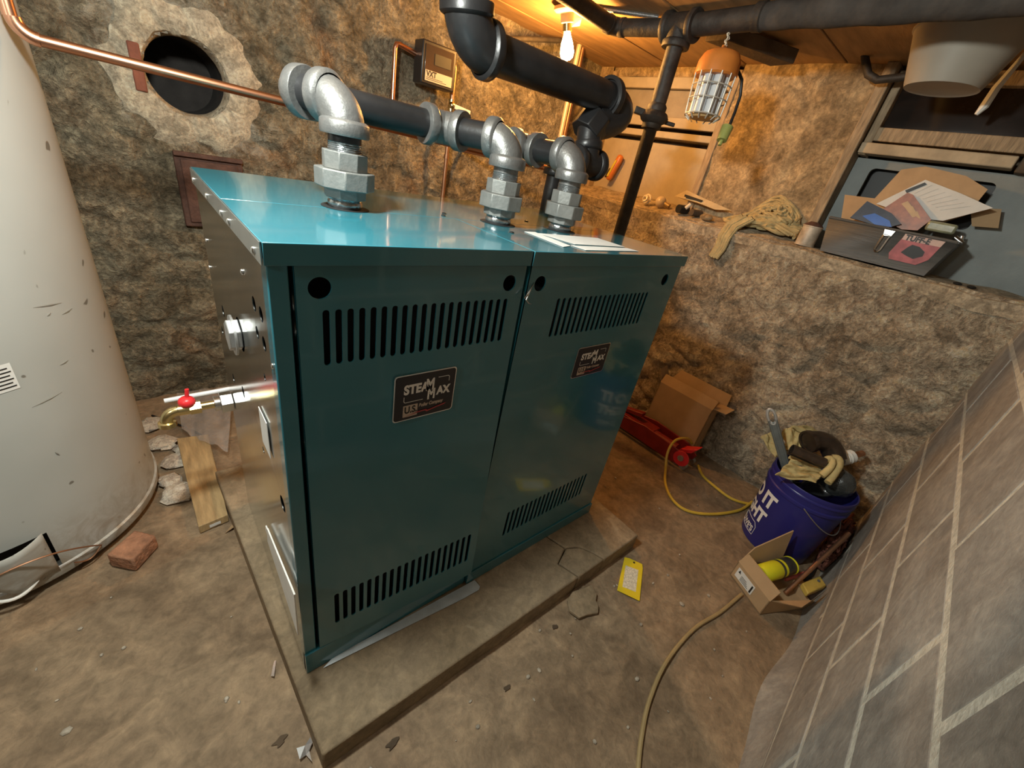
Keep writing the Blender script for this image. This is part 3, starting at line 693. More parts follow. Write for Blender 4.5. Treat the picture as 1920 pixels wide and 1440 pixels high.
mb = MB(); mb.box((fx0+.062, FY-.0402, fz0+.080), (fx1-.032, FY-.0385, fz0+.122)); mb.build('display', ink, cv)
fp = thing('feed_pipe', (1.19, FY, 1.0), 'thin copper feed pipe with a lever valve dropping from the feeder box', 'pipe')
mb = MB(); mb.tube([(fx1-.005, FY+.02, 1.545), (1.188, FY+.02, 1.545), (1.192, FY+.02, 1.53), (1.192, FY+.02, 1.40)], .011, 12); mb.cyl((1.192, FY+.02, 1.41), (1.192, FY+.02, .30), .010, n=14); mb.build('copper_tube', copper_old, fp)
mb = MB(); mb.cyl((1.192, FY+.02, 1.405), (1.192, FY+.02, 1.355), .016, n=12); mb.ball((1.192, FY+.012, 1.38), .018); vb = mb.build('valve_body', brass, fp)
mb = MB(); mb.obox((1.24, FY-.012, 1.372), (1,0,-.10), (0,1,0), (.10,0,1), .048, .002, .010); mb.build('lever', white_pl, vb, bevel=.002)
mb = MB(); mb.cyl((1.192, FY+.02, 1.16), (1.192, FY+.02, 1.14), .0135, n=12); mb.build('coupling', copper_old, fp)
mb = MB(); mb.tube([(.99, FY+.03, 1.535), (.905, FY+.03, 1.548), (.892, FY+.03, 1.545), (.887, FY+.03, 1.53), (.885, FY+.03, 1.40), (.884, FY+.03, 1.27), (.884, FY+.05, 1.255), (.884, YB+.02, 1.25)], .0105, 12)
tag(mb.build('feed_pipe', copper), 'copper pipe bent over from the left side of the feeder box', 'pipe')
mb = MB(); mb.cyl((1.925, 1.45, CEIL), (1.925, 1.45, .6), .014, n=14)
tag(mb.build('conduit_pipe', mat('pale_pipe', (.62,.50,.34), .4, .3)), 'pale vertical pipe in the corner behind the glowing bulb', 'pipe')
mb = MB(); mb.cyl((1.975, 1.47, CEIL), (1.975, 1.47, .6), .013, n=14)
tag(mb.build('water_riser', copper_old), 'dull copper vertical pipe close to the pale corner pipe', 'pipe')
mb = MB(); mb.tube([on(905, 73, 1, 1.45), on(985, 73, 1, 1.45), on(1052, 76, 1, 1.45)], .012, 10)
tag(mb.build('gas_line', rustpipe), 'thin dark pipe under the ceiling along the back wall', 'pipe')

# ================================================================== ceiling lamp with the glowing bulb
lp = G(1062, 22, CEIL-.02); bulbp = D(1063, 98, 1.86)
bl = thing('bulb_holder', (lp.x, lp.y, CEIL), 'glowing incandescent bulb in a white porcelain ceiling holder', 'lamp')
porc = mat('porcelain', (.78,.70,.55), .3, var=.05)
ax = (bulbp-Vector((lp.x, lp.y, CEIL))).normalized(); L0 = Vector((lp.x, lp.y, CEIL))
mb = MB(); mb.lathe(L0, ax, [(.0,-.002),(.058,-.002),(.060,.010),(.050,.020),(.030,.024),(.028,.055),(.022,.058),(.0,.058)], 28); mb.build('porcelain_base', porc, bl)
mb = MB(); mb.lathe(L0, ax, [(.020,.055),(.020,.085),(.014,.088)], 20); mb.build('socket', brass, bl)
gm, nt, b = new_mat('lit_bulb'); b.inputs['Base Color'].default_value = (1,.8,.5,1); b.inputs['Emission Color'].default_value = (1,.48,.12,1); b.inputs['Emission Strength'].default_value = 640
bd = (bulbp-L0).length
mb = MB(); mb.lathe(L0, ax, [(.013,bd-.072),(.016,bd-.058),(.026,bd-.030),(.030,bd-.008),(.0305,bd+.004),(.026,bd+.020),(.015,bd+.029),(.0,bd+.031)], 28); gb = mb.build('glass_bulb', gm, bl)
mb = MB(); mb.slab([L0+ax*.03+Vector(p) for p in ((.02,-.012,0),(.062,-.03,.005),(.066,-.022,-.02),(.026,-.006,-.035))], (0,1,.2), .004); mb.build('pull_switch', porc, bl)


# ================================================================== old overhead steam pipes
VX, VY = 1.62, .615
op = thing('overhead_steam_main', (VX, VY, FL), 'old dark steam main under the ceiling with a valve on its drop pipe', 'piping')
tz = 1.765
MB().cyl((VX, VY, FL), (VX, VY, 1.46), .028, n=24).build('drop_pipe', rustpipe, op)
MB().cyl((VX, VY, 1.46), (VX, VY, tz-.04), .032, n=24).build('drop_pipe', rustpipe, op)
q = MB(); q.lathe((VX, VY, 1.42), up, [(.028,0),(.040,.004),(.040,.022),(.052,.030),(.060,.045),(.052,.060),(.040,.068),(.040,.085),(.032,.095)], 20)
vv = q.build('valve_body', rustpipe, op)
q = MB(); q.obox((VX+.045, VY-.045, 1.455), (1,-1,-.1), (1,1,0), (0,0,1), .030, .007, .007); q.obox((VX-.045, VY+.045, 1.475), (1,-1,-.2), (1,1,0), (0,0,1), .025, .016, .012); q.build('valve_lug', rustpipe, vv, bevel=.003)
tee((VX, VY, tz), (0,1,0), (0,0,-1), .045, .054, .066, rustpipe, par=op)
be = G(1152, 52, tz); bf = G(1068, -6, tz); bdir = (bf-be).normalized(); din = (Vector((VX, VY, tz))-be).normalized()
MB().cyl((VX, VY+.06, tz), be+din*.045, .030, n=22).build('branch_pipe', rustpipe, op)
elbow(be, din, bdir, .0315, .0335, .05, rustpipe, par=op)
MB().cyl(be+bdir*.045, be+bdir*.95, .030, n=22).build('branch_pipe', rustpipe, op)
mz = tz+.010
MB().cyl((VX, VY-.06, tz+.002), (VX, .28, mz), .036, n=28).build('main_pipe', rustpipe, op)
MB().lathe((VX, .33, mz), (0,-1,0), [(.036,0),(.041,.002),(.042,.03),(.036,.035)], 28).build('coupling', rustpipe, op)
lag = mat('sooty_lagging', (.050,.042,.036), .9, var=.5, scale=10, bmp=.5, bscale=14)
mb = MB(); pts = [(VX, .30-.05*i, mz) for i in range(22)]; mb.tube(pts, [.037+.005*min(1, i/6)+.002*math.sin(i*1.9) for i in range(22)], 22); mb.build('pipe_lagging', lag, op)
jo = MB(); jo.slab([G(1330,48,CEIL-.012), G(1372,44,CEIL-.012), G(1500,92,CEIL-.012), G(1455,98,CEIL-.012)], (0,0,-1), .05)
tag(jo.build('timber_brace', wood_dark, bevel=.004), 'dark timber brace against the ceiling behind the steam main', 'timber')
# loop of dark pipe by the second window
mb = MB(); mb.tube([on(1620,60,0,2.22), on(1622,110,0,2.22), on(1628,140,0,2.22), on(1645,150,0,2.22), on(1680,146,0,2.22), on(1740,138,0,2.22)], .014, 12)
tag(mb.build('gas_line', rustpipe), 'dark bent pipe in front of the second window frame', 'pipe')
# armoured cable
mb = MB(); A0, A1 = G(1095, 12, CEIL-.0095), G(1235, 32, CEIL-.0095); k = 150
mb.tube([A0+(A1-A0)*(i/k) for i in range(k+1)], [.0095 if i % 2 else .0078 for i in range(k+1)], 10)
tag(mb.build('armoured_cable', zinc), 'ribbed armoured cable stapled under the ceiling boards', 'cable')
# white tapered tub slung above
tb = Vector((1.98, -.20, 1.662))
mb = MB(); mb.lathe(tb, (.02,.0,1), [(.0,.004),(.090,.004),(.100,.0),(.104,.01),(.150,.150),(.156,.152),(.156,.158),(.146,.158),(.096,.016),(.0,.014)], 40)
t_ = thing('white_tub', tb, 'white tapered plastic tub lodged under the ceiling behind the steam main', 'tub'); mb.build('tub_shell', mat('aged_white_plastic', (.36,.32,.26), .5, var=.1, scale=4), t_)
# white-ish wooden hook/bracket below the tub
mb = MB(); re_ = on(1868,165,0,2.2); mb.tube([(re_.x, re_.y-.02, CEIL), re_, on(1845,200,0,2.2), on(1830,215,0,2.2)], [.007,.012,.013,.006], 8); tag(mb.build('rope_end', white_pl), 'frayed pale rope end dangling in front of the dark window glass', 'rope')

# ================================================================== caged work light
wc = D(1333, 167, 1.52); wax = Vector((.05, .06, 1)).normalized()
wl = thing('work_light', wc, 'orange capped caged work light hanging from the steam main', 'work light')
orange = mat('orange_plastic', (.62,.20,.035), .45, var=.08); cagem = mat('cage_wire', (.62,.58,.50), .4, .3)
S = .125/2.0*1.42
top0 = wc + wax*.135
def wloc(h, a, r): 
    u = wax.orthogonal().normalized(); v_ = wax.cross(u); return wc + wax*h + (u*math.cos(a)+v_*math.sin(a))*r
mb = MB(); mb.lathe(wc, wax, [(.0,.036),(.070,.036),(.076,.042),(.073,.084),(.062,.106),(.04,.116),(.0,.118)], 12); mb.build('cap', orange, wl)
mb = MB(); mb.tube([wc+wax*.113+Vector(p) for p in ((-.016,0,0),(-.010,0,.014),(.010,0,.014),(.016,0,0))], .005, 8); mb.build('hanging_loop', orange, wl)
mb = MB()
for k in range(6):
    a = 2*math.pi*k/6+.2; q = MB(); q.cyl(wloc(-.088, a, .036), wloc(.037, a, .036), .0185, n=10); q.build('led_tube', mat('frosted_led', (.62,.64,.66), .25, var=.1), wl)
mb.lathe(wc, wax, [(.0,-.094),(.044,-.094),(.049,-.088),(.049,-.080),(.0,-.080)], 20); mb.build('end_disc', mat('tan_plastic', (.55,.36,.16), .5), wl)
for k in range(12):
    a = 2*math.pi*k/12; q = MB(); q.tube([wloc(.040, a, .072), wloc(.016, a, .071), wloc(-.05, a, .068), wloc(-.088, a, .065), wloc(-.102, a, .046)], .0024, 6); q.build('cage_bar', cagem, wl)
for h, r in ((.004,.0705), (-.038,.0685), (-.088,.065)):
    q = MB(); q.tube([wloc(h, 2*math.pi*i/36, r) for i in range(37)], .0024, 6, caps=False); q.build('cage_ring', cagem, wl)
mb = MB(); hk = wc+wax*.125; tp = Vector((VX, hk.y+.01, mz-.034))
for s_ in (-1, 1): mb.tube([hk+(tp-hk)*(i/12)+Vector((s_*.006*math.sin(i*1.1), .004*math.cos(i*1.3), 0)) for i in range(13)], .0028, 6)
mb.build('hanging_cord', mat('string', (.70,.62,.48), .8), wl)
mb = MB(); mb.tube([wc+wax*.075+Vector((.045,-.045,0)), D(1382,128,1.50), D(1391,150,1.52), D(1388,180,1.54), D(1378,210,1.55), D(1366,240,1.56)], .0055, 8); cb_ = mb.build('power_cord', ink, wl)
mb = MB(); p1, p2 = D(1364,238,1.56), D(1351,268,1.57); mb.cyl(p1, p1+(p2-p1)*.85, .022, .019, n=12); mb.cyl(p1+(p2-p1)*.85, p2+(p2-p1)*.15, .007, n=8); mb.build('green_plug', mat('green_plug', (.34,.36,.10), .4, var=.1), wl)

# ================================================================== things on the ledge
def LZ(x, y): return ledge_z(x, y)+.004
# two globe bulbs / shells
bx = on(1215, 378, 0, 2.22); c = Vector((2.215, bx.y, LZ(2.215, bx.y)))
s1 = thing('coiled_tube', c, 'pale coiled tube ring on the ledge beside the dropped pipe', 'coil')
mb = MB(); mb.tube([c+Vector((.0, .026*math.cos(t)*(1-.05*t), .028+.026*math.sin(t)*(1-.05*t)))+Vector((-.004*t, 0, 0)) for t in [i*.35 for i in range(32)]], .0065, 8); mb.build('coil', porc, s1)
bx = on(1240, 378, 0, 2.22); c = Vector((2.215, bx.y, LZ(2.215, bx.y)))
s2 = thing('globe_bulb', c, 'old round globe light bulb lying on the ledge', 'light bulb')
mb = MB(); mb.ball(c+Vector((0,0,.030)), .031, n=20, m=12); mb.build('glass', mat('opal_glass', (.66,.55,.42), .2, var=.05), s2)
mb = MB(); mb.cyl(c+Vector((.004,-.026,.026)), c+Vector((.008,-.058,.017)), .013, n=14); mb.build('screw_cap', mat('dull_brass', (.42,.30,.14), .5, .6), s2)
# black battery-like junk, torn paper, stone bit
c = on(1283, 384, 0, 2.20); c.z = LZ(2.2, c.y)
jk = thing('black_socket', c, 'short black rubber socket with pale cap lying on the ledge', 'socket')
mb = MB(); mb.cyl(c+Vector((-.03,.01,.022)), c+Vector((.03,-.01,.024)), .022, n=16); mb.build('barrel', ink, jk)
mb = MB(); mb.cyl(c+Vector((-.005,-.016,.03)), c+Vector((.01,-.03,.055)), .010, n=12); mb.build('cap', porc, jk)
c = on(1300, 388, 0, 2.2); c.z = LZ(2.2, c.y)
jk2 = MB(); jk2.cyl(c+Vector((-.02,-.01,.018)), c+Vector((.05,-.03,.02)), .018, n=12); tag(jk2.build('dark_fitting', wood_dark, bevel=.002), 'stubby dark brown fitting next to the black rubber socket', 'fitting')
mb = MB(); mb.obox(on(1300, 372, 0, 2.27)+Vector((0,0,.0)), (0,-1,-.10), (1,0,0), (0,0,1), .055, .006, .006); tag(mb.build('dark_rod', ink), 'short dark rod lying across the torn paper on the ledge', 'rod')
pp = [on(1265,368,0,2.29), on(1288,357,0,2.30), on(1320,372,0,2.30), on(1352,390,0,2.30), on(1372,395,0,2.28), on(1340,393,0,2.26), on(1310,381,0,2.26)]
mb = MB(); mb.slab(pp, (-1,0,.4), .0015); tag(mb.build('torn_paper', mat('buff_paper', (.60,.50,.32), .8)), 'torn strip of buff paper leaning at the back of the ledge', 'paper')
c = on(1328, 398, 0, 2.19); c.z = LZ(2.19, c.y)
mb = MB(); mb.ball(c+Vector((0,0,.014)), .03, .8, 1.2, .55, 12, 8); tag(mb.build('stone_chip', plaster), 'flat pale stone chip on the ledge next to the yellow rope', 'stone')
# rope bundle
rb0 = on(1440, 425, 0, 2.23); rope_m = mat('manila_rope', (.50,.40,.20), .85, var=.25, scale=30, bmp=.4, bscale=120)
rp = thing('rope_bundle', (2.22, rb0.y, LZ(2.22, rb0.y)), 'tangled bundle of yellowed rope strands spilling over the ledge', 'rope')
rs = random.Random(3); mb = MB()
cy0, cz0 = on(1436, 430, 0, 2.22).y+.01, 1.125
for i in range(80):
    a = rs.uniform(0, 6.28); r0 = rs.uniform(.04, .17); P = []; ph = rs.uniform(0, 6); yo = rs.uniform(-.03, .03)
    lift = rs.uniform(.2, 1.0)
    for t in range(17):
        b_ = a+t*.16; rr = r0*(1+.16*math.sin(t*.9+ph)); xx = .38*rr*math.sin(b_)+.02; yy = yo+1.0*rr*math.cos(b_)
        hh = .135*math.exp(-((yy-.0)/.13)**2)*lift*(.35+.65*(xx+.06)/.12)
        yy = max(yy, on(1517, 440, 0, 2.215).y+.052-cy0); P.append((2.225+max(-.07, xx), cy0+yy, LZ(2.225+max(-.07, xx), cy0+yy)+.006+max(0, hh)+.006*math.sin(t*.8+ph)))
    mb.tube(P, .0075, 6)
mb.build('coiled_strands', rope_m, rp)
mb = MB()
for i in range(9):
    o = Vector((-.003*(i % 2), .009*(i-4), .005*(i % 3))); P = [Vector((2.20, cy0+.08, cz0+.03)), on(1400,410,0,2.165), on(1372,425,0,2.150), on(1358,445,0,2.130), on(1350,465,0,2.125), on(1337,483,0,2.122)]
    P = [p+o*(1-.09*k) for k, p in enumerate(P)]
    Q = []
    for a_, b_ in zip(P, P[1:]): Q += [a_+(b_-a_)*t/4 for t in range(4)]
    mb.tube(Q+[P[-1]], .0075, 6)
mb.build('hanging_strands', rope_m, rp)
# paint tin
c = on(1519, 448, 0, 2.22); c = Vector((2.215, on(1517, 440, 0, 2.215).y, LZ(2.215, c.y)))
tn = thing('paint_tin', c, 'small tin can with worn pale label between rope and toolbox', 'tin can')
mb = MB(); mb.lathe(c, up, [(.0,.0),(.040,.0),(.041,.003),(.041,.006),(.039,.008),(.039,.080),(.041,.082),(.041,.086),(.036,.086)], 28); mb.build('can', mat('worn_tin_label', (.52,.44,.34), .5, .1, var=.35, scale=22), tn)
mb = MB(); mb.lathe(c, up, [(.040,.086),(.036,.092),(.022,.100),(.018,.104),(.0,.104)], 24); mb.build('lid', rust, tn)
# orange tube leaning in the window
t0, t1 = on(1140, 336, 0, 2.31), on(1165, 292, 0, 2.32)
ot = thing('spirit_level', t0, 'short orange torpedo level leaning against the boarded window', 'level')
dv_ = (t1-t0); mb = MB(); mb.tube([t0+dv_*k for k in (-.02,.02,.1,.5,.9,.98,1.02)], [.010,.018,.0215,.0215,.0215,.018,.010], 14); mb.build('body', mat('orange_level', (.62,.18,.03), .35, var=.1), ot)
mb = MB(); mb.obox(t0+dv_*.45+Vector((-.022,.0,0)), dv_, (0,1,0), (1,0,0), .052, .007, .004); mb.build('vial_window', mat('vial_yellow', (.62,.48,.05), .3), ot)
mb = MB(); mb.obox(t0+dv_*.25+Vector((-.020,.013,0)), dv_, (0,1,0), (1,0,0), .03, .005, .005); mb.build('grip', ink, ot)

# toolbox with what it holds
bz = 1.108
T0 = [Vector((2.152, -.068, bz)), Vector((2.152, -.432, bz)), Vector((2.315, -.432, bz)), Vector((2.315, -.068, bz))]
T1 = [Vector((2.150, -.040, bz+.132)), Vector((2.150, -.462, bz+.132)), Vector((2.322, -.462, bz+.132)), Vector((2.322, -.040, bz+.132))]
bxg = mat('grey_toolbox', (.105,.10,.092), .5, var=.18, scale=14, bmp=.25, bscale=70, stretch=(1,.2,3))
tbx = thing('toolbox', (2.23, -.25, bz), 'open grey toolbox with a metal clasp and a red sticker on the ledge', 'toolbox')
mb = MB(); mb.add(T0+T1, [(3,2,1,0),(0,1,5,4),(1,2,6,5),(2,3,7,6),(3,0,4,7)]); mb.build('tray', bxg, tbx, solid=.005)
mb = MB()
for a_, b_ in zip(T1, T1[1:]+T1[:1]): mb.tube([a_, (a_+b_)/2, b_], .0055, 8)
mb.build('rim', bxg, tbx)
def tf(s, t, off=.004): p = (T0[0]*(1-s)+T0[1]*s)*(1-t)+(T1[0]*(1-s)+T1[1]*s)*t; return p+Vector((-off, 0, 0))
cl_ = MB(); cl_.slab([tf(.475,.98,.006), tf(.565,.98,.006), tf(.555,.80,.006), tf(.49,.80,.006)], (-1,0,0), .004); cz_ = cl_.build('clasp', chrome, tbx, bevel=.001)
mb = MB(); P = [tf(.495,.82,.010), tf(.545,.82,.010), tf(.535,.40,.010), tf(.525,.34,.010), tf(.50,.34,.010), tf(.487,.40,.010), tf(.495,.82,.010)]; mb.tube(P, .0035, 6); mb.build('clasp_bail', chrome, cz_)
mb = MB(); mb.slab([tf(.64,.88), tf(.93,.88), tf(.93,.42), tf(.875,.22), tf(.645,.22), tf(.615,.38)], (-1,0,0), .0008); stk = mb.build('sticker', mat('red_sticker', (.40,.10,.11), .5, var=.3, scale=30), tbx)
mb = MB(); mb.slab([tf(.64,.96,.0052), tf(.93,.96,.0052), tf(.93,.80,.0052), tf(.64,.80,.0052)], (-1,0,0), .0005); mb.build('sticker_band', mat('pink_band', (.58,.40,.34), .5), stk)
v, f = text_mesh('TUFF-E', .026, .0012, sx=.95); mb = MB(); fa_, fb_ = tf(.66,.81,.0062), tf(.92,.81,.0062); mb.add([(fa_.x, fa_.y-x, fa_.z+y) for x, y, z in v], f); mb.build('lettering', ink, stk)
mb = MB(); mb.slab([tf(s, t, .0056) for s, t in ((.72,.62),(.74,.72),(.80,.70),(.86,.60),(.87,.48),(.82,.36),(.76,.40),(.70,.46))], (-1,0,0), .0004); mb.build('sticker_picture', ink, stk)
# lid hinge hardware at the end
mb = MB(); mb.cyl((2.30,-.465,bz+.135), (2.30,-.435,bz+.150), .010, n=10); mb.cyl((2.32,-.46,bz+.13), (2.32,-.45,bz+.16), .008, n=10); mb.build('hinge_pin', chrome, tbx)
def sheet(nm, px, xs, m, label, cat, th=.0015):
    P = [on(u, v, 0, x) for (u, v), x in zip(px, xs)]; nn = (P[1]-P[0]).cross(P[2]-P[0]).normalized()
    if nn.x > 0: nn = -nn
    q = MB(); q.slab(P, -nn, th); o = q.build(nm, m); 
    if label: tag(o, label, cat)
    return o, P, nn
sheet('cardboard_sheet', [(1577,410),(1584,365),(1640,372),(1690,318),(1735,312),(1812,330),(1852,355),(1828,385),(1838,395),(1760,420),(1650,428)], [2.29]*11, card_d, 'large creased brown cardboard piece standing in the toolbox', 'cardboard', .003)
sheet('cardboard_flap', [(1820,390),(1878,392),(1872,428),(1822,424)], [2.325,2.325,2.322,2.322], card, 'small square cardboard flap sticking out behind the toolbox', 'cardboard', .003)
o, P, nn = sheet('printed_paper', [(1643,382),(1735,337),(1800,362),(1862,390),(1768,414),(1748,412),(1660,388)], [2.262]*7, white_p, 'white printed instruction sheet fanned out of the toolbox', 'paper')
q = MB()
for i in range(7):
    a0_ = D(1712+i*9, 362+i*6, 1) ; p_ = [on(1714+i*8, 363+i*5.2, 0, 2.2612), on(1748+i*12, 347+i*6.6, 0, 2.2612)]
    q.tube([p_[0]+nn*.0005, p_[1]+nn*.0005], .0004, 4)
q.build('print_line', mat('grey_print', (.42,.40,.38), .7), o)
q = MB(); q.slab([on(1700,362,0,2.261)+nn*.001, on(1738,346,0,2.261)+nn*.001, on(1734,342,0,2.261)+nn*.001, on(1697,357,0,2.261)+nn*.001], -nn, .0004); q.build('heading_band', ink, o)
o, P, nn = sheet('booklet', [(1640,402),(1702,361),(1712,365),(1746,412),(1720,432),(1690,430)], [2.245,2.25,2.25,2.24,2.235,2.235], mat('booklet_brown', (.33,.11,.05), .4, var=.3, scale=40), 'brown illustrated booklet with pale lettering in the toolbox', 'booklet', .006)
q = MB()
for i in range(3): q.slab([on(1690+i*8, 382+i*9, 0, 2.244)+nn*.002, on(1702+i*9, 377+i*9.5, 0, 2.244)+nn*.002, on(1718+i*4, 398+i*6, 0, 2.242)+nn*.002, on(1708+i*3, 402+i*6, 0, 2.242)+nn*.002], -nn, .0004)
q.build('cover_lettering', mat('cream_print', (.60,.42,.25), .6), o)
o, P, nn = sheet('book', [(1594,408),(1626,377),(1672,400),(1690,420),(1660,428)], [2.222,2.232,2.232,2.222,2.218], mat('navy_cover', (.035,.045,.075), .35, var=.3, scale=20), 'dark blue covered book with a bright blue patch in the toolbox', 'book', .010)
q = MB(); q.slab([p+nn*.0018 for p in (on(1617,405,0,2.2215), on(1640,400,0,2.2245), on(1668,414,0,2.2235), on(1672,426,0,2.2185), on(1640,421,0,2.2185))], -nn, .0004); q.build('cover_patch', mat('bright_blue', (.02,.12,.52), .35, var=.15), o)
mb = MB(); mb.obox(on(1765, 427, 0, 2.25), (0,1,0), (1,0,0), (0,0,1), .045, .02, .018); tag(mb.build('plastic_packet', mat('green_clear', (.30,.31,.20), .15, var=.4, scale=30), bevel=.008), 'crinkled clear greenish packet behind the toolbox rim', 'packet')
for k, (u, v) in enumerate(((1802, 523), (1828, 530))):
    c = on(u, v, 0, 2.185); c.z = ledge_z(2.185, c.y)+.002; mb = MB(); mb.ball(c+Vector((0,0,.004)), .012, .7, 1.2, .5, 10, 6)
    tag(mb.build('black_nut', ink), ('small black lump on the ledge next to the toolbox shadow', 'small black lump on the ledge close to the block wall')[k], 'nut', 'black lumps on the ledge')
# ================================================================== things on the floor at the right
# large open carton against the wall
Xc = 2.00
tl, tr_, br = on(1236, 722, 0, Xc), on(1341, 762, 0, Xc+.01), on(1313, 838, 0, Xc-.01)
ct = thing('cardboard_box', (2.06, .12, FL), 'large open brown cardboard carton standing against the stone wall', 'box')
y_l, y_r, zt = tl.y, tr_.y, (tl.z+tr_.z)/2
def cpl(nm, q, n, th=.004, m=card): b_ = MB(); b_.slab(q, n, th); return b_.build(nm, m, ct)
x0_, x1_ = 1.985, 2.085
cpl('front_wall', [(x0_,y_l,FL+.004),(x0_,y_r,FL+.004),(x0_+.015,y_r,zt),(x0_+.015,y_l,zt)], (1,0,0))
cpl('side_wall', [(x0_,y_r,FL+.004),(x1_,y_r,FL+.004),(x1_,y_r,zt+.02),(x0_+.015,y_r,zt)], (0,1,0))
cpl('side_wall', [(x0_,y_l,FL+.004),(x1_,y_l,FL+.004),(x1_,y_l,zt+.02),(x0_+.015,y_l,zt)], (0,-1,0))
cpl('back_wall', [(x1_,y_l,FL+.004),(x1_,y_r,FL+.004),(x1_,y_r,zt+.02),(x1_,y_l,zt+.02)], (1,0,0))
cpl('flap', [(x0_+.015,y_l,zt),(x0_+.015,y_r,zt),(x0_+.045,y_r,zt+.045),(x0_+.045,y_l,zt+.045)], (1,0,0))
cpl('flap', [(x1_,y_l-.02,zt+.02),(x1_,y_r-.03,zt+.02),(x1_+.03,y_r-.02,zt+.075),(x1_+.03,y_l-.04,zt+.075)], (1,0,0))
cpl('flap', [(x0_+.03,y_r,zt),(x1_,y_r,zt+.015),(x1_-.01,y_r-.075,zt+.025),(x0_+.04,y_r-.06,zt+.002)], (0,0,1))
cpl('flap', [(x0_+.02,y_l,zt),(x1_,y_l,zt+.015),(x1_-.01,y_l+.035,zt+.075),(x0_+.02,y_l+.03,zt+.06)], (0,0,1))

# red trolley jack
jA, jB = Vector((1.885, .56, FL)), Vector((1.895, -.055, FL))
jk = thing('trolley_jack', (1.89, .25, FL), 'red hydraulic trolley jack on the floor in front of the big carton', 'jack')
dj = (jB-jA).normalized(); sj = Vector((1,0,0)); Lj = (jB-jA).length
def jp(t, s, z): return jA+dj*(t*Lj)+sj*s+Vector((0,0,z))
for s in (-.055, .055):
    q = MB(); q.slab([jp(.0,s,.035), jp(.85,s,.03), jp(.98,s,.04), jp(1.0,s,.075), jp(.9,s,.115), jp(.55,s,.13), jp(.1,s,.085), jp(0,s,.07)], (1 if s > 0 else -1,0,0), .009); q.build('side_frame', red_m, jk, bevel=.002)
q = MB(); q.obox(jp(.42,0,.10), dj, (1,0,0), (0,0,1), Lj*.20, .045, .010); q.build('top_plate', red_m, jk, bevel=.003)
q = MB(); q.cyl(jp(.45,0,.075), jp(.85,0,.075), .032, n=20); q.build('hydraulic_cylinder', red_m, jk)
q = MB(); q.obox(jp(.25,0,.12), Vector((dj.x,dj.y,.25)), (1,0,0), (0,0,1), .13, .020, .012); q.build('lift_arm', red_m, jk, bevel=.003)
q = MB(); q.cyl(jp(.05,0,.13), jp(.05,0,.155), .035, n=16); q.build('saddle', wood_dark, jk)
hs = MB(); hs.obox(jp(.945,0,.115), Vector((dj.x,dj.y,.6)), (1,0,0), (0,-.6,1), .045, .030, .026); ho = hs.build('handle_socket', red_h, jk, bevel=.005)
q = MB(); q.cyl(jp(.95,-.075,.085), jp(.95,-.06,.085), .016, n=16); q.build('pivot_bolt', zinc, jk)
q = MB(); q.lathe(jp(.95,-.066,.08), (1,0,0), [(.0,0),(.042,.0),(.042,.010),(.0,.010)], 20); q.build('pivot_cheek', red_h, jk)
for s in (-.075, .075):
    q = MB(); q.cyl(jp(.06,s-.014,.030), jp(.06,s+.014,.030), .030, n=18); q.build('front_wheel', ink, jk)
    q = MB(); q.cyl(jp(.97,s*.6+.02,.020), jp(.97,s*.6+.045,.020), .020, n=16); q.build('caster', zinc, jk)

# yellow extension cord and brown flex
ycord = mat('yellow_cord', (.62,.42,.05), .45, var=.1); bcord = mat('tan_flex', (.36,.26,.12), .6, var=.12)
def smooth_path(P, k=6):
    P = [Vector(p) for p in P]; Q = []
    for i in range(len(P)-1):
        p0, p1, p2, p3 = P[max(i-1,0)], P[i], P[i+1], P[min(i+2,len(P)-1)]
        for t in [j/k for j in range(k)]:
            Q.append(.5*((2*p1)+(p2-p0)*t+(2*p0-5*p1+4*p2-p3)*t*t+(3*p1-p0-3*p2+p3)*t**3))
    return Q+[P[-1]]
zf = FL+.009
yp = [G(1410,941,zf), G(1385,957,zf), G(1335,964,zf), G(1290,958,zf), G(1262,938,zf), G(1248,908,zf), G(1248,878,zf+.02), G(1252,848,zf+.085), G(1266,826,zf+.142), G(1288,822,zf+.136), G(1297,831,zf+.104)]
mb = MB(); mb.tube(smooth_path(yp), .0068, 8); mb.tube(smooth_path([G(1309,873,zf-.002), G(1318,892,zf), G(1340,912,zf), G(1370,934,zf), G(1400,944,zf), G(1415,943,zf)]), .0068, 8)
tag(mb.build('extension_cord', ycord), 'yellow extension cord looped on the floor from the red jack', 'cord')
bp = [G(1196,1445,zf), G(1203,1380,zf), G(1218,1312,zf), G(1250,1240,zf), G(1300,1180,zf), G(1350,1148,zf), G(1386,1118,zf), G(1391,1114,zf)]
mb = MB(); mb.tube(smooth_path(bp), .0062, 8); tag(mb.build('brown_flex', bcord), 'tan electrical flex curving over the floor to the small carton', 'cord')

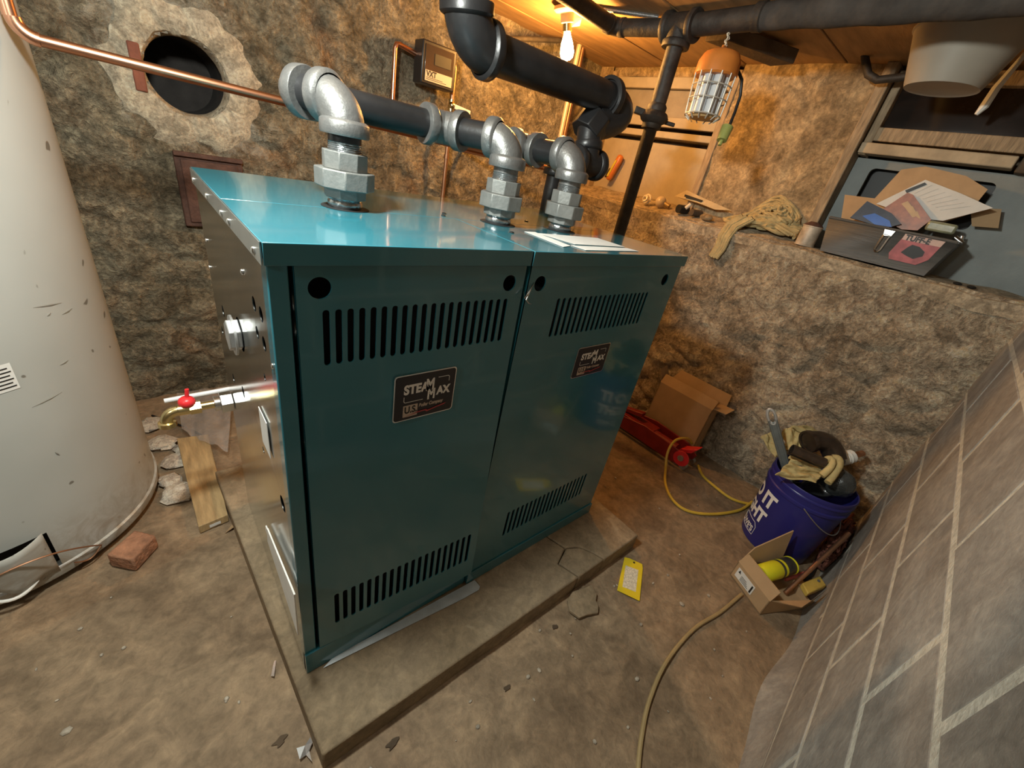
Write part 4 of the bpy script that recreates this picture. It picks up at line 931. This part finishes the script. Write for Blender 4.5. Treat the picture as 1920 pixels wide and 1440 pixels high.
# blue bucket with lettering
BC = Vector((1.815, -.540, FL)); bh, br0, br1 = .372, .134, .152
bk = thing('bucket', BC, 'dark blue plastic bucket with white lettering full of tools', 'bucket')
mb = MB(); mb.lathe(BC, up, [(.0,.004),(br0,.004),(br0+.001,.010),(br1-.004,bh-.075),(br1+.003,bh-.073),(br1+.003,bh-.062),(br1-.002,bh-.058),(br1,bh-.034),(br1+.004,bh-.032),(br1+.004,bh-.026),(br1+.001,bh-.022),(br1+.003,bh-.004),(br1+.001,bh),(br1-.003,bh-.001),(br1-.005,bh-.01),(br0-.004,.014),(.0,.012)], 64); mb.build('shell', blue_b, bk)
def bt(nm, body, size, a_end, z, bold, sx=.9):
    v, f = text_mesh(body, size, bold, sx=sx); wmax = max(x for x, y, z_ in v)
    bm = bmesh.new(); tmp = bpy.data.meshes.new('t'); tmp.from_pydata(v, [], f); bm.from_mesh(tmp)
    bmesh.ops.triangulate(bm, faces=bm.faces)
    for _ in range(3): bmesh.ops.subdivide_edges(bm, edges=[e for e in bm.edges if e.calc_length() > .012], cuts=1); bmesh.ops.triangulate(bm, faces=bm.faces)
    bm.verts.index_update(); v = [tuple(x.co) for x in bm.verts]; f = [tuple(x.index for x in g.verts) for g in bm.faces]; bm.free(); bpy.data.meshes.remove(tmp)
    q = MB()
    def mp(x, y):
        rr = br0+(br1-.004-br0)*((z+y)/(bh-.075))+.0022; a_ = a_end-(wmax-x)/br1; return (BC.x+rr*math.cos(a_), BC.y+rr*math.sin(a_), FL+z+y)
    q.add([mp(x, y) for x, y, z_ in v], f); q.build(nm, inkw, bk)
av = math.atan2(CAM[1]-BC.y, CAM[0]-BC.x)
bt('lettering', 'DO IT', .088, av-.40, .203, .004); bt('lettering', 'RIGHT', .080, av-.44, .118, .004)
bt('emblem_lettering', "LOWE'S", .040, av-.62, .046, .0012)
def bring(a_, zz): rr = br0+(br1-.004-br0)*(zz/(bh-.075))+.0012; return Vector((BC.x+rr*math.cos(a_), BC.y+rr*math.sin(a_), FL+zz))
q = MB(); P = [(-1.34,.038),(-.56,.038),(-.56,.080),(-.66,.098),(-1.2,.098),(-1.34,.085),(-1.34,.038)]; Q = []
for a_, b_ in zip(P, P[1:]): Q += [bring(av+a_[0]+(b_[0]-a_[0])*t/8, a_[1]+(b_[1]-a_[1])*t/8) for t in range(8)]
q.tube(Q+[Q[0]], .0011, 5); q.build('emblem_outline', inkw, bk)
q = MB(); q.tube([Vector((BC.x+(br1+.008)*math.cos(a_), BC.y+(br1+.008)*math.sin(a_), FL+bh-.065-.095*math.sin((a_-(av+.15))/1.0*math.pi/2.6))) for a_ in [av+.15+2.6*i/24 for i in range(25)]], .0022, 6); q.build('bail', zinc, bk)
RZ = FL+bh
# contents
wr = thing('pipe_wrench', (BC.x-.04, BC.y+.09, RZ-.05), 'grey aluminium pipe wrench standing handle up in the blue bucket', 'wrench')
wb = G(1473, 874, RZ); w1 = D(1443, 768, float(ROT[2] @ (np.array(wb)-CAM))-.03); w0 = wb-(w1-wb).normalized()*.20
wd = (w1-w0).normalized(); ws = wd.cross(Vector((CAM[0]-w1.x, CAM[1]-w1.y, CAM[2]-w1.z))).normalized(); wn = wd.cross(ws).normalized(); Lw = (w1-w0).length
alu = mat('cast_aluminium', (.20,.22,.215), .5, .5, var=.12, scale=30)
mb = MB(); mb.obox(w0+wd*Lw*.44, wd, ws, wn, Lw*.44, .009, .004); hb = mb.build('handle_web', alu, wr, bevel=.002)
for s in (-1, 1):
    q = MB(); q.tube([w0+ws*s*.011, w0+wd*Lw*.5+ws*s*.011, w0+wd*Lw*.90+ws*s*.012], .0062, 8); q.build('handle_rib', alu, wr)
mb = MB(); ce = w0+wd*(Lw*.93); mb.tube([ce+ws*.014*math.cos(t)+wd*.034*math.sin(t) for t in [2*math.pi*i/24 for i in range(25)]], .0060, 8, caps=False); mb.build('hang_hole', mat('pale_metal', (.62,.62,.60), .4, .6), wr)
# leather glove / canvas rag
rag = mat('yellow_canvas', (.55,.43,.19), .85, var=.3, scale=12, bmp=.5, bscale=50)
rg = thing('work_glove', (BC.x, BC.y, RZ), 'dirty yellow canvas work gloves draped over the bucket contents', 'gloves')
def cloth(P, nx, ny, amp, seed, nm, m=rag, par=rg, th=.005):
    # bilinear patch with folds
    P = [Vector(p) for p in P]; q = MB()
    ctr = sum(P, Vector())/4; nn = (P[1]-P[0]).cross(P[3]-P[0]).normalized()
    def fn(s, t):
        p = P[0]*(1-s)*(1-t)+P[1]*s*(1-t)+P[2]*s*t+P[3]*(1-s)*t
        h = amp*(float(fbm(np.array(s*5.+seed), np.array(t*3.+seed), 3, seed))-.5)*2+amp*.6*math.sin(s*11+t*5+seed)*math.sin(t*6+seed)
        e = amp*.4*math.sin(t*9+seed)*(1 if s in (0., 1.) else .4)
        return p+nn*h+(P[1]-P[0]).normalized()*e
    q.grid(nx, ny, fn); return q.build(nm, m, par, solid=th, sub=1)
cloth([D(1450,892,1.60), D(1477,868,1.60), D(1545,882,1.60), D(1530,905,1.57)], 26, 14, .018, 1, 'glove_cuff')
cloth([D(1478,868,1.665), D(1482,848,1.685), D(1538,862,1.665), D(1540,890,1.635)], 24, 14, .018, 4, 'glove_palm')
cloth([D(1426,818,1.80), D(1446,810,1.81), D(1480,845,1.76), D(1452,858,1.76)], 24, 14, .018, 7, 'glove_cuff')
cloth([D(1468,805,1.79), D(1500,797,1.78), D(1520,835,1.745), D(1472,845,1.75)], 24, 14, .018, 9, 'glove_palm')
cloth([D(1482,798,1.75), D(1512,798,1.77), D(1540,813,1.77), D(1520,822,1.75)], 20, 12, .010, 12, 'glove_finger')
q = MB()
for pth in ([D(1540,892,1.58), D(1553,880,1.58), D(1560,868,1.59), D(1556,860,1.60), D(1546,864,1.60)], [D(1552,905,1.57), D(1565,888,1.58), D(1574,872,1.59), D(1572,860,1.60), D(1560,858,1.61)]):
    q.tube(smooth_path(pth, 5), .013, 12)
q.build('glove_finger', rag, rg)
# black iron elbow and nipple in the bucket
oil = mat('oily_black_iron', (.10,.075,.058), .24, .7, var=.25, scale=20)
eb = thing('iron_elbow', D(1540, 840, 1.69), 'oily black iron pipe elbow resting on the gloves in the bucket', 'pipe elbow')
ea, eb1, eb2 = D(1515, 828, 1.69), D(1546, 828, 1.70), D(1566, 862, 1.68)
q = MB(); pts = [ea*(1-t)**2+D(1558,818,1.70)*2*t*(1-t)+eb2*t*t for t in [i/12 for i in range(13)]]; q.tube(pts, .041, 24)
q.build('body', oil, eb)
d0 = (pts[0]-pts[1]).normalized(); q = MB(); q.lathe(pts[0]+d0*.004, -d0, [(.034,.012),(.036,0),(.045,0),(.046,.003),(.046,.018),(.041,.021)], 28); q.build('collar', oil, eb)
np_ = thing('pipe_nipple', D(1512, 858, 1.62), 'short dark steel pipe nipple lying on the gloves in the bucket', 'pipe nipple')
a_, b_ = D(1484, 843, 1.63), D(1545, 869, 1.60); q = MB(); q.pipe(a_, b_, .023, .019, 24); q.build('tube', oil, np_)
cf = thing('white_fitting', D(1592, 857, 1.74), 'ribbed white plastic fitting sticking out of the bucket by the wall', 'plastic fitting')
a_, b_ = D(1575, 861, 1.715), D(1609, 852, 1.725); dd = b_-a_; q = MB(); q.lathe(a_, dd, [(.0,0),(.026,0),(.029,.008),(.026,.014),(.030,.022),(.026,.028),(.030,.036),(.026,.042),(.028,.055),(.018,.060),(.0,.062)], 20); q.build('ribbed_body', white_pl, cf)
q = MB(); q.cyl(b_, b_+dd.normalized()*.022, .013, n=14); q.build('threaded_tip', copper_old, cf)
bagm = mat('black_bag', (.028,.030,.032), .22, var=.2, bmp=.5, bscale=25)
bg = MB(); bg.grid(18, 18, lambda s, t: D(1488+s*106, 902+t*26-20*math.sin(math.pi*s)*math.sin(math.pi*t)*1.2+4*math.sin(9*s+3*t), 1.66-.05*s+.03*t+.02*math.sin(7*s)*math.sin(8*t)))
tag(bg.build('plastic_bag', bagm, solid=.004, sub=1), 'crumpled black plastic bag filling the blue bucket under the gloves', 'bag')
bc_ = D(1572, 906, 1.64); q = MB(); V = []; nn, mm = 36, 22
for jj in range(mm+1):
    a = math.pi*jj/mm
    for ii in range(nn):
        b_ = 2*math.pi*ii/nn; sx, sy, sz = math.sin(a)*math.cos(b_), math.sin(a)*math.sin(b_), math.cos(a)
        rr = .053*(1+.22*(float(fbm(np.array(5+2.2*sx+1.3*sz), np.array(5+2.2*sy-1.1*sz), 4, 66))-.5)+.05*abs(math.sin(5*b_+4*a))*math.sin(a)); V.append((bc_.x+rr*sx, bc_.y+rr*sy, bc_.z+1.12*rr*sz))
q.add(V, [(jj*nn+ii, (jj+1)*nn+ii, (jj+1)*nn+(ii+1)%nn, jj*nn+(ii+1)%nn) for jj in range(mm) for ii in range(nn)], True)
tag(q.build('bag_bundle', mat('grey_black_bag', (.05,.055,.055), .25, var=.3, scale=25, bmp=.6, bscale=45)), 'knobbly wrapped bundle in dark grey plastic beside the gloves in the bucket', 'bundle')

# small carton with spray can and copper offcuts
sA, sB = G(1368, 1077), G(1424, 1153); ed = (sB-sA).normalized(); pn = Vector((-ed.y, ed.x, 0)); pn = pn if pn.x > 0 else -pn
Ls = (sB-sA).length; sh = .078; sd = .235
sbx = thing('small_carton', (sA+sB)/2, 'small open brown carton with a white shipping label', 'box')
def spt(a, b, z): return sA+ed*(a*Ls)+pn*(b*sd)+Vector((0,0,z+.002))
def spl(nm, q, n, m=card, par=sbx): b_ = MB(); b_.slab(q, n, .004); return b_.build(nm, m, par)
fw = spl('front_wall', [spt(0,0,0),spt(1,0,0),spt(1,0,sh),spt(0,0,sh)], pn)
spl('back_wall', [spt(0,1,0),spt(1,1,0),spt(1,1,.030),spt(0,1,.049)], -pn)
spl('side_wall', [spt(0,0,0),spt(0,1,0),spt(0,1,.055),spt(0,0,sh)], ed); spl('side_wall', [spt(1,0,0),spt(1,1,0),spt(1,1,.045),spt(1,0,sh)], -ed)
spl('bottom', [spt(0,0,0),spt(1,0,0),spt(1,1,0),spt(0,1,0)], (0,0,1))
spl('flap', [spt(0,.02,sh),spt(0,.95,.056),G(1487,994,FL+.212),G(1415,1026,FL+.135)], ed)
spl('flap', [spt(1,.03,sh),spt(1,.95,.046),G(1551,1106,FL+.110),G(1502,1140,FL+.066)], (0,0,1), card_d)
spl('flap', [spt(0,0,sh),spt(1,0,sh),spt(.98,.10,sh+.042),spt(.02,.10,sh+.042)], pn)
q = MB(); q.slab([spt(a, -.0035, z) for a, z in ((.10,.020),(.62,.020),(.62,.064),(.10,.064))], -pn, .0008); sl = q.build('shipping_label', white_p, fw)
q = MB(); q.slab([spt(a, -.0085, z) for a, z in ((.14,.046),(.21,.046),(.17,.060))], -pn, .0004); q.build('label_print', ink, sl)
for i in range(4): q = MB(); q.slab([spt(a, -.0085, .026+.006*i+dz) for a, dz in ((.25,0),(.50-.03*i,0),(.50-.03*i,.002),(.25,.002))], -pn, .0004); q.build('label_print', ink, sl)
q = MB(); q.slab([spt(a, -.0085, z) for a, z in ((.55,.024),(.59,.024),(.59,.058),(.55,.058))], -pn, .0004); q.build('label_print', ink, sl)
ca, cb2 = G(1438, 1062, FL+.085), G(1514, 1040, FL+.085); cdv = cb2-ca; cl_len = min(cdv.length, .17); cdn = cdv.normalized(); ca = ca+ed*.020
can = thing('spray_can', ca, 'yellow capped spray can with black label lying in the small carton', 'spray can')
yel = mat('safety_yellow', (.68,.66,.02), .4, var=.05)
q = MB(); q.lathe(ca, cdn, [(.0,-.06),(.026,-.058),(.0335,-.048),(.0345,.03),(.033,.034)], 28); q.build('cap', yel, can)
q = MB(); q.lathe(ca, cdn, [(.032,.032),(.0335,.036),(.0335,.108),(.0325,.110)], 28); q.build('printed_body', mat('can_print', (.05,.05,.045), .35, .2, var=.5, scale=30), can)
q = MB(); q.lathe(ca, cdn, [(.0335,.108),(.035,.110),(.035,.115),(.028,.117),(.020,.112),(.0,.110)], 28); q.build('base_rim', yel, can)
q = MB(); q.lathe(ca, cdn, [(.0337,.046),(.0340,.046),(.0340,.058),(.0337,.058)], 28); q.build('label_stripe', yel, can)
q = MB(); q.tube([G(1472,1112,FL+.020), G(1530,1058,FL+.115), G(1592,1000,FL+.205)], .0085, 10); tag(q.build('copper_offcut', copper_old), 'long dull copper tube offcut leaning out of the small carton', 'copper tube')
q = MB(); q.tube([G(1472,1087,FL+.046), G(1512,1073,FL+.064)], .0065, 8); tag(q.build('red_marker', mat('pink_red', (.40,.10,.08), .5)), 'short reddish marker lying beneath the spray can in the carton', 'marker')
tp_ = thing('tape_measure', G(1515, 1092, FL+.03), 'worn yellow flat tool beside the copper tube in the carton', 'tool'); q = MB(); c = G(1524, 1099, FL+.064); q.obox(c, G(1540,1080,FL+.064)-G(1480,1105,FL+.052), (0,0,1), (1,1,0), .055, .012, .022); q.build('body', mat('dull_yellow', (.48,.36,.08), .5, var=.2), tp_, bevel=.004)
q = MB(); q.cyl(G(1535,1089,FL+.074), G(1535,1089,FL+.081), .005, n=12); q.build('hole_mark', ink, tp_)
# rusty wool / rags behind the bucket
rw = thing('rust_red_rags', (1.93, -.68, FL), 'heap of rust red rags between the bucket and the block wall', 'rags')
ragr = mat('rust_rag', (.16,.055,.035), .95, var=.5, scale=25, bmp=.7, bscale=40)
rs = random.Random(9); q = MB()
for i in range(110):
    c = Vector((1.93+rs.uniform(-.08,.14), 0, FL+.02+rs.uniform(0,.12))); c.y = bwy(c.x)+.042+rs.uniform(-.010,.012); r_ = rs.uniform(.004,.009); P = [c+Vector((rs.uniform(-.06,.06), rs.uniform(-.02,.02), rs.uniform(-.03,.045))) for _ in range(5)]
    Q = [Vector((p.x, min(max(p.y, bwy(p.x)+r_+.008+.045*max(0, 1-(p.z-FL)/.10)**1.6), -.695), max(p.z, FL+r_+.002))) for p in smooth_path(P, 4)]
    q.tube(Q, r_, 6)
q.build('rag_folds', ragr, rw)
q = MB(); q.tube([Vector((p.x, max(p.y, bwy(p.x)+.060), p.z)) for p in smooth_path([G(1508,1086,FL+.010), G(1524,1077,FL+.010), G(1538,1068,FL+.011), G(1548,1061,FL+.016)], 5)], .008, 8); tag(q.build('black_hose', ink), 'short black hose end on the floor by the rust red rags', 'hose')

# yellow tag, concrete chips, strip
tg = thing('yellow_tag', G(1185, 1085), 'yellow warning tag with printed white panel lying on the floor', 'tag')
q = MB(); z = FL+.004; q.slab([G(1171,1045,z), G(1180,1047,z), G(1204,1058,z), G(1205,1066,z), G(1199,1127,z), G(1157,1107,z)], (0,0,1), .001); q.build('card', mat('tag_yellow', (.72,.55,.02), .5, var=.06), tg)
q = MB(); z += .0012; q.slab([G(1173,1060,z), G(1197,1069,z), G(1192,1110,z), G(1167,1100,z)], (0,0,1), .0005); q.build('print_panel', mat('tag_print', (.62,.58,.46), .6, var=.35, scale=160), tg)
q = MB(); q.cyl(G(1189,1055,z), G(1189,1055,z)+Vector((0,0,.001)), .004, n=12); q.build('eyelet', ink, tg)
q = MB(); q.slab([G(u, v, FL+.002) for u, v in ((1062,1128),(1072,1113),(1108,1100),(1118,1118),(1116,1130),(1121,1140),(1120,1153),(1100,1156),(1085,1162),(1066,1148))], (0,0,1), .013); tag(q.build('concrete_chip', pad_m, bevel=.003), 'flat broken concrete chip on the floor in front of the slab', 'concrete chip')
q = MB(); q.slab([G(606,1253,.003), G(625,1232,.003), G(890,1088,.003), G(900,1100,.003), G(898,1106,.003), G(870,1122,.003)], (0,0,1), .0012); tag(q.build('metal_strip', galv_strip), 'galvanised sheet metal strip sticking out beneath the boiler front', 'metal strip')
# white folded panel leaning against the galvanised side
q = MB(); q.slab([on(503,990,0,-.012), on(554,1114,0,-.012), on(561,1190,0,-.012), on(504,1014,0,-.012)], (-1,0,0), .003); tag(q.build('leaning_card', white_p), 'white card panel leaning on the lower galvanised boiler side', 'panel')
q = MB(); q.slab([on(500,985,0,-.006), on(551,1106,0,-.006), on(551,1114,0,-.006), on(500,993,0,-.006)], (-1,0,0), .003); tag(q.build('thin_card', white_p), 'thin second white card behind the leaning white panel', 'card')

# ---------------------------------------------------------------- left floor things
# plank
pk = thing('wood_plank', G(395, 905), 'short weathered timber plank on the floor beside the boiler slab', 'plank')
z = FL+.034
top = [G(372,988,z), G(427,965,z), G(390,814,z), G(331,822,z)]
q = MB(); q.slab(top, (0,0,-1), .032); q.build('timber', mat('plank_wood', (.42,.29,.14), .75, var=.3, scale=9, bmp=.3, bscale=30, stretch=(6,1,1)), pk, bevel=.002)
e = (top[1]-top[0]); q = MB(); dn = Vector((e.y, -e.x, 0)).normalized(); dn = dn if dn.y < 0 else -dn
b0_ = top[0]+e*.34+dn*.0012; b1_ = top[0]+e*.72+dn*.0012; q.slab([b0_+Vector((0,0,-.024)), b1_+Vector((0,0,-.024)), b1_+Vector((0,0,-.012)), b0_+Vector((0,0,-.012))], dn, .0006); q.build('stapled_tag', white_p, pk)
# brick
z = FL+.055
bt_ = [G(198,1040,z), G(248,1050,z), G(292,1003,z), G(252,993,z)]
q = MB(); q.slab(bt_, (0,0,-1), .053); tag(q.build('brick', mat('old_brick', (.33,.16,.09), .9, var=.35, scale=30, bmp=.7, bscale=60), bevel=.006), 'broken orange red brick on the floor against the water heater', 'brick')
# plaster rubble
rs = random.Random(21)
def lump(c, r, seed, m, nm, sz=.5):
    r_ = random.Random(seed); q = MB(); nn, mm = 11, 7; V = []
    for j in range(mm+1):
        a = math.pi*j/mm
        for i in range(nn):
            k = r*(1+.35*(r_.random()-.5)*(0 < j < mm)); V.append((c[0]+k*math.sin(a)*math.cos(2*math.pi*i/nn), c[1]+k*math.sin(a)*math.sin(2*math.pi*i/nn), c[2]+sz*k*math.cos(a)))
    q.add(V, [(j*nn+i, (j+1)*nn+i, (j+1)*nn+(i+1)%nn, j*nn+(i+1)%nn) for j in range(mm) for i in range(nn)], False); return q.build(nm, m)
plm = masonry('fallen_plaster', [(.3,(.35,.30,.25)), (.5,(.52,.47,.41)), (.72,(.66,.62,.55))], 9, bstr=.4)
plc = [(337,928,.052,'broad white plaster flake with pink stain on the floor by the plank'), (330,868,.045,'jagged white plaster lump on the floor behind the stained flake'), (305,835,.050,'pinkish plaster lump on the floor near the water heater foot'), (320,905,.036,'small grey plaster lump wedged near the plank'), (283,800,.050,'wide pale plaster heap by the foot of the stone wall'), (345,845,.035,'thin plaster chunk touching the far end of the plank')]
for k, (u, v, r, lab) in enumerate(plc):
    c = G(u, v); tag(lump((c.x, c.y, FL+.012), r, 40+k, plm, 'plaster_lump', .28), lab, 'plaster')
c = G(350, 925, FL+.03); q = MB(); q.ball(c, .010, 1.3, .8, .15, 10, 6); 
# clear plastic film behind
film = mat('clear_film', (.55,.50,.46), .12, var=.1, alpha=.42, bmp=.8, bscale=14)
Q0 = [G(345,822), G(430,865), G(440,735,FL+.05), G(335,752,FL+.02)]
q = MB(); q.grid(26, 22, lambda s, t: (Q0[0]*(1-s)*(1-t)+Q0[1]*s*(1-t)+Q0[2]*s*t+Q0[3]*(1-s)*t)+Vector((0,0,.02+.05*float(fbm(np.array(s*4.), np.array(t*4.), 3, 8)))))
tag(q.build('plastic_sheet', film), 'crumpled clear plastic sheet on the floor behind the brass drain valve', 'plastic sheet')
q = MB(); q.tube([on(308,752,1,.66), on(350,744,1,.66), on(400,735,1,.66), on(436,728,1,.66)], .0068, 12); tag(q.build('clear_tube', mat('milky_tube', (.72,.72,.72), .25, var=.05)), 'milky white plastic tube poking out above the brass drain valve', 'tube')
q = MB(); q.tube([G(285,779,FL+.01), G(340,798,FL+.012), G(377,815,FL+.012)], .0042, 8); tag(q.build('black_rod', ink), 'thin black rod lying on the floor near the plastic sheet', 'rod')
# scraps
foil = mat('foil', (.85,.86,.88), .15, .8, var=.1)
for k, (pp, lab) in enumerate((([(556,1403),(572,1398),(582,1382),(586,1392),(580,1408),(585,1428),(574,1416),(562,1424)], 'torn silver foil scrap on the floor near the slab corner'), ([(508,1268),(514,1240),(518,1238),(514,1268)], 'thin silver foil sliver on the floor left of the slab'))):
    q = MB(); q.slab([G(u, v, FL+.006+.006*(i % 2)) for i, (u, v) in enumerate(pp)], (0,0,1), .0008); tag(q.build('foil_scrap', foil), lab, 'foil')
q = MB(); q.slab([G(422,1000,FL+.003), G(444,985,FL+.02), G(440,978,FL+.003)], (0,0,1), .001); tag(q.build('cardboard_scrap', card), 'tiny brown paper scrap beside the plank end', 'scrap')
rs = random.Random(5); q = MB()
for i in range(150):
    x, y = rs.uniform(-.5, 1.9), rs.uniform(-.72, .55)
    if (-.08 < x < 1.22 and y > -.23) or (x > 1.3 and y < -.35) or (x > 1.7 and y > -.15): continue
    if min((Vector((x, y, 0))-Vector((p_.x, p_.y, 0))).length for p_ in smooth_path(bp)) < .02: continue
    s = rs.uniform(.0018, .006); q.ball((x, y, FL+.002), s, rs.uniform(.7,1.8), rs.uniform(.7,1.8), .7, 6, 4)
gr = q.build('floor_grit', mat('grit', (.36,.31,.24), .6, var=.4, scale=60)); gr['label'] = 'scattered small grit and chips over the cellar floor'; gr['category'] = 'grit'; gr['kind'] = 'stuff'
wet = mat('wet_spot', (.09,.066,.046), .06, var=.2, scale=30)
for k, (u, v, r) in enumerate(((525,1390,.013), (735,1395,.014), (950,1290,.010), (1040,1175,.010))):
    c = G(u, v, FL+.003); v_, f_ = curve_mesh([[(c.x+r*(1+.35*math.sin(3*t+k)+.2*math.sin(5*t))*math.cos(t), c.y+.7*r*(1+.3*math.sin(2*t+k))*math.sin(t)) for t in [2*math.pi*i/22 for i in range(22)]]], .0006)
    q = MB(); q.add([(x, y, FL+.0035+zz) for x, y, zz in v_], f_); tag(q.build('wet_spot', wet), ('dark wet splash on the floor by the foil scrap', 'dark wet splash on the floor under the slab front', 'small wet glint on the floor in front of the slab', 'small wet drop between slab and concrete chip')[k], 'puddle', 'wet spots on the floor')
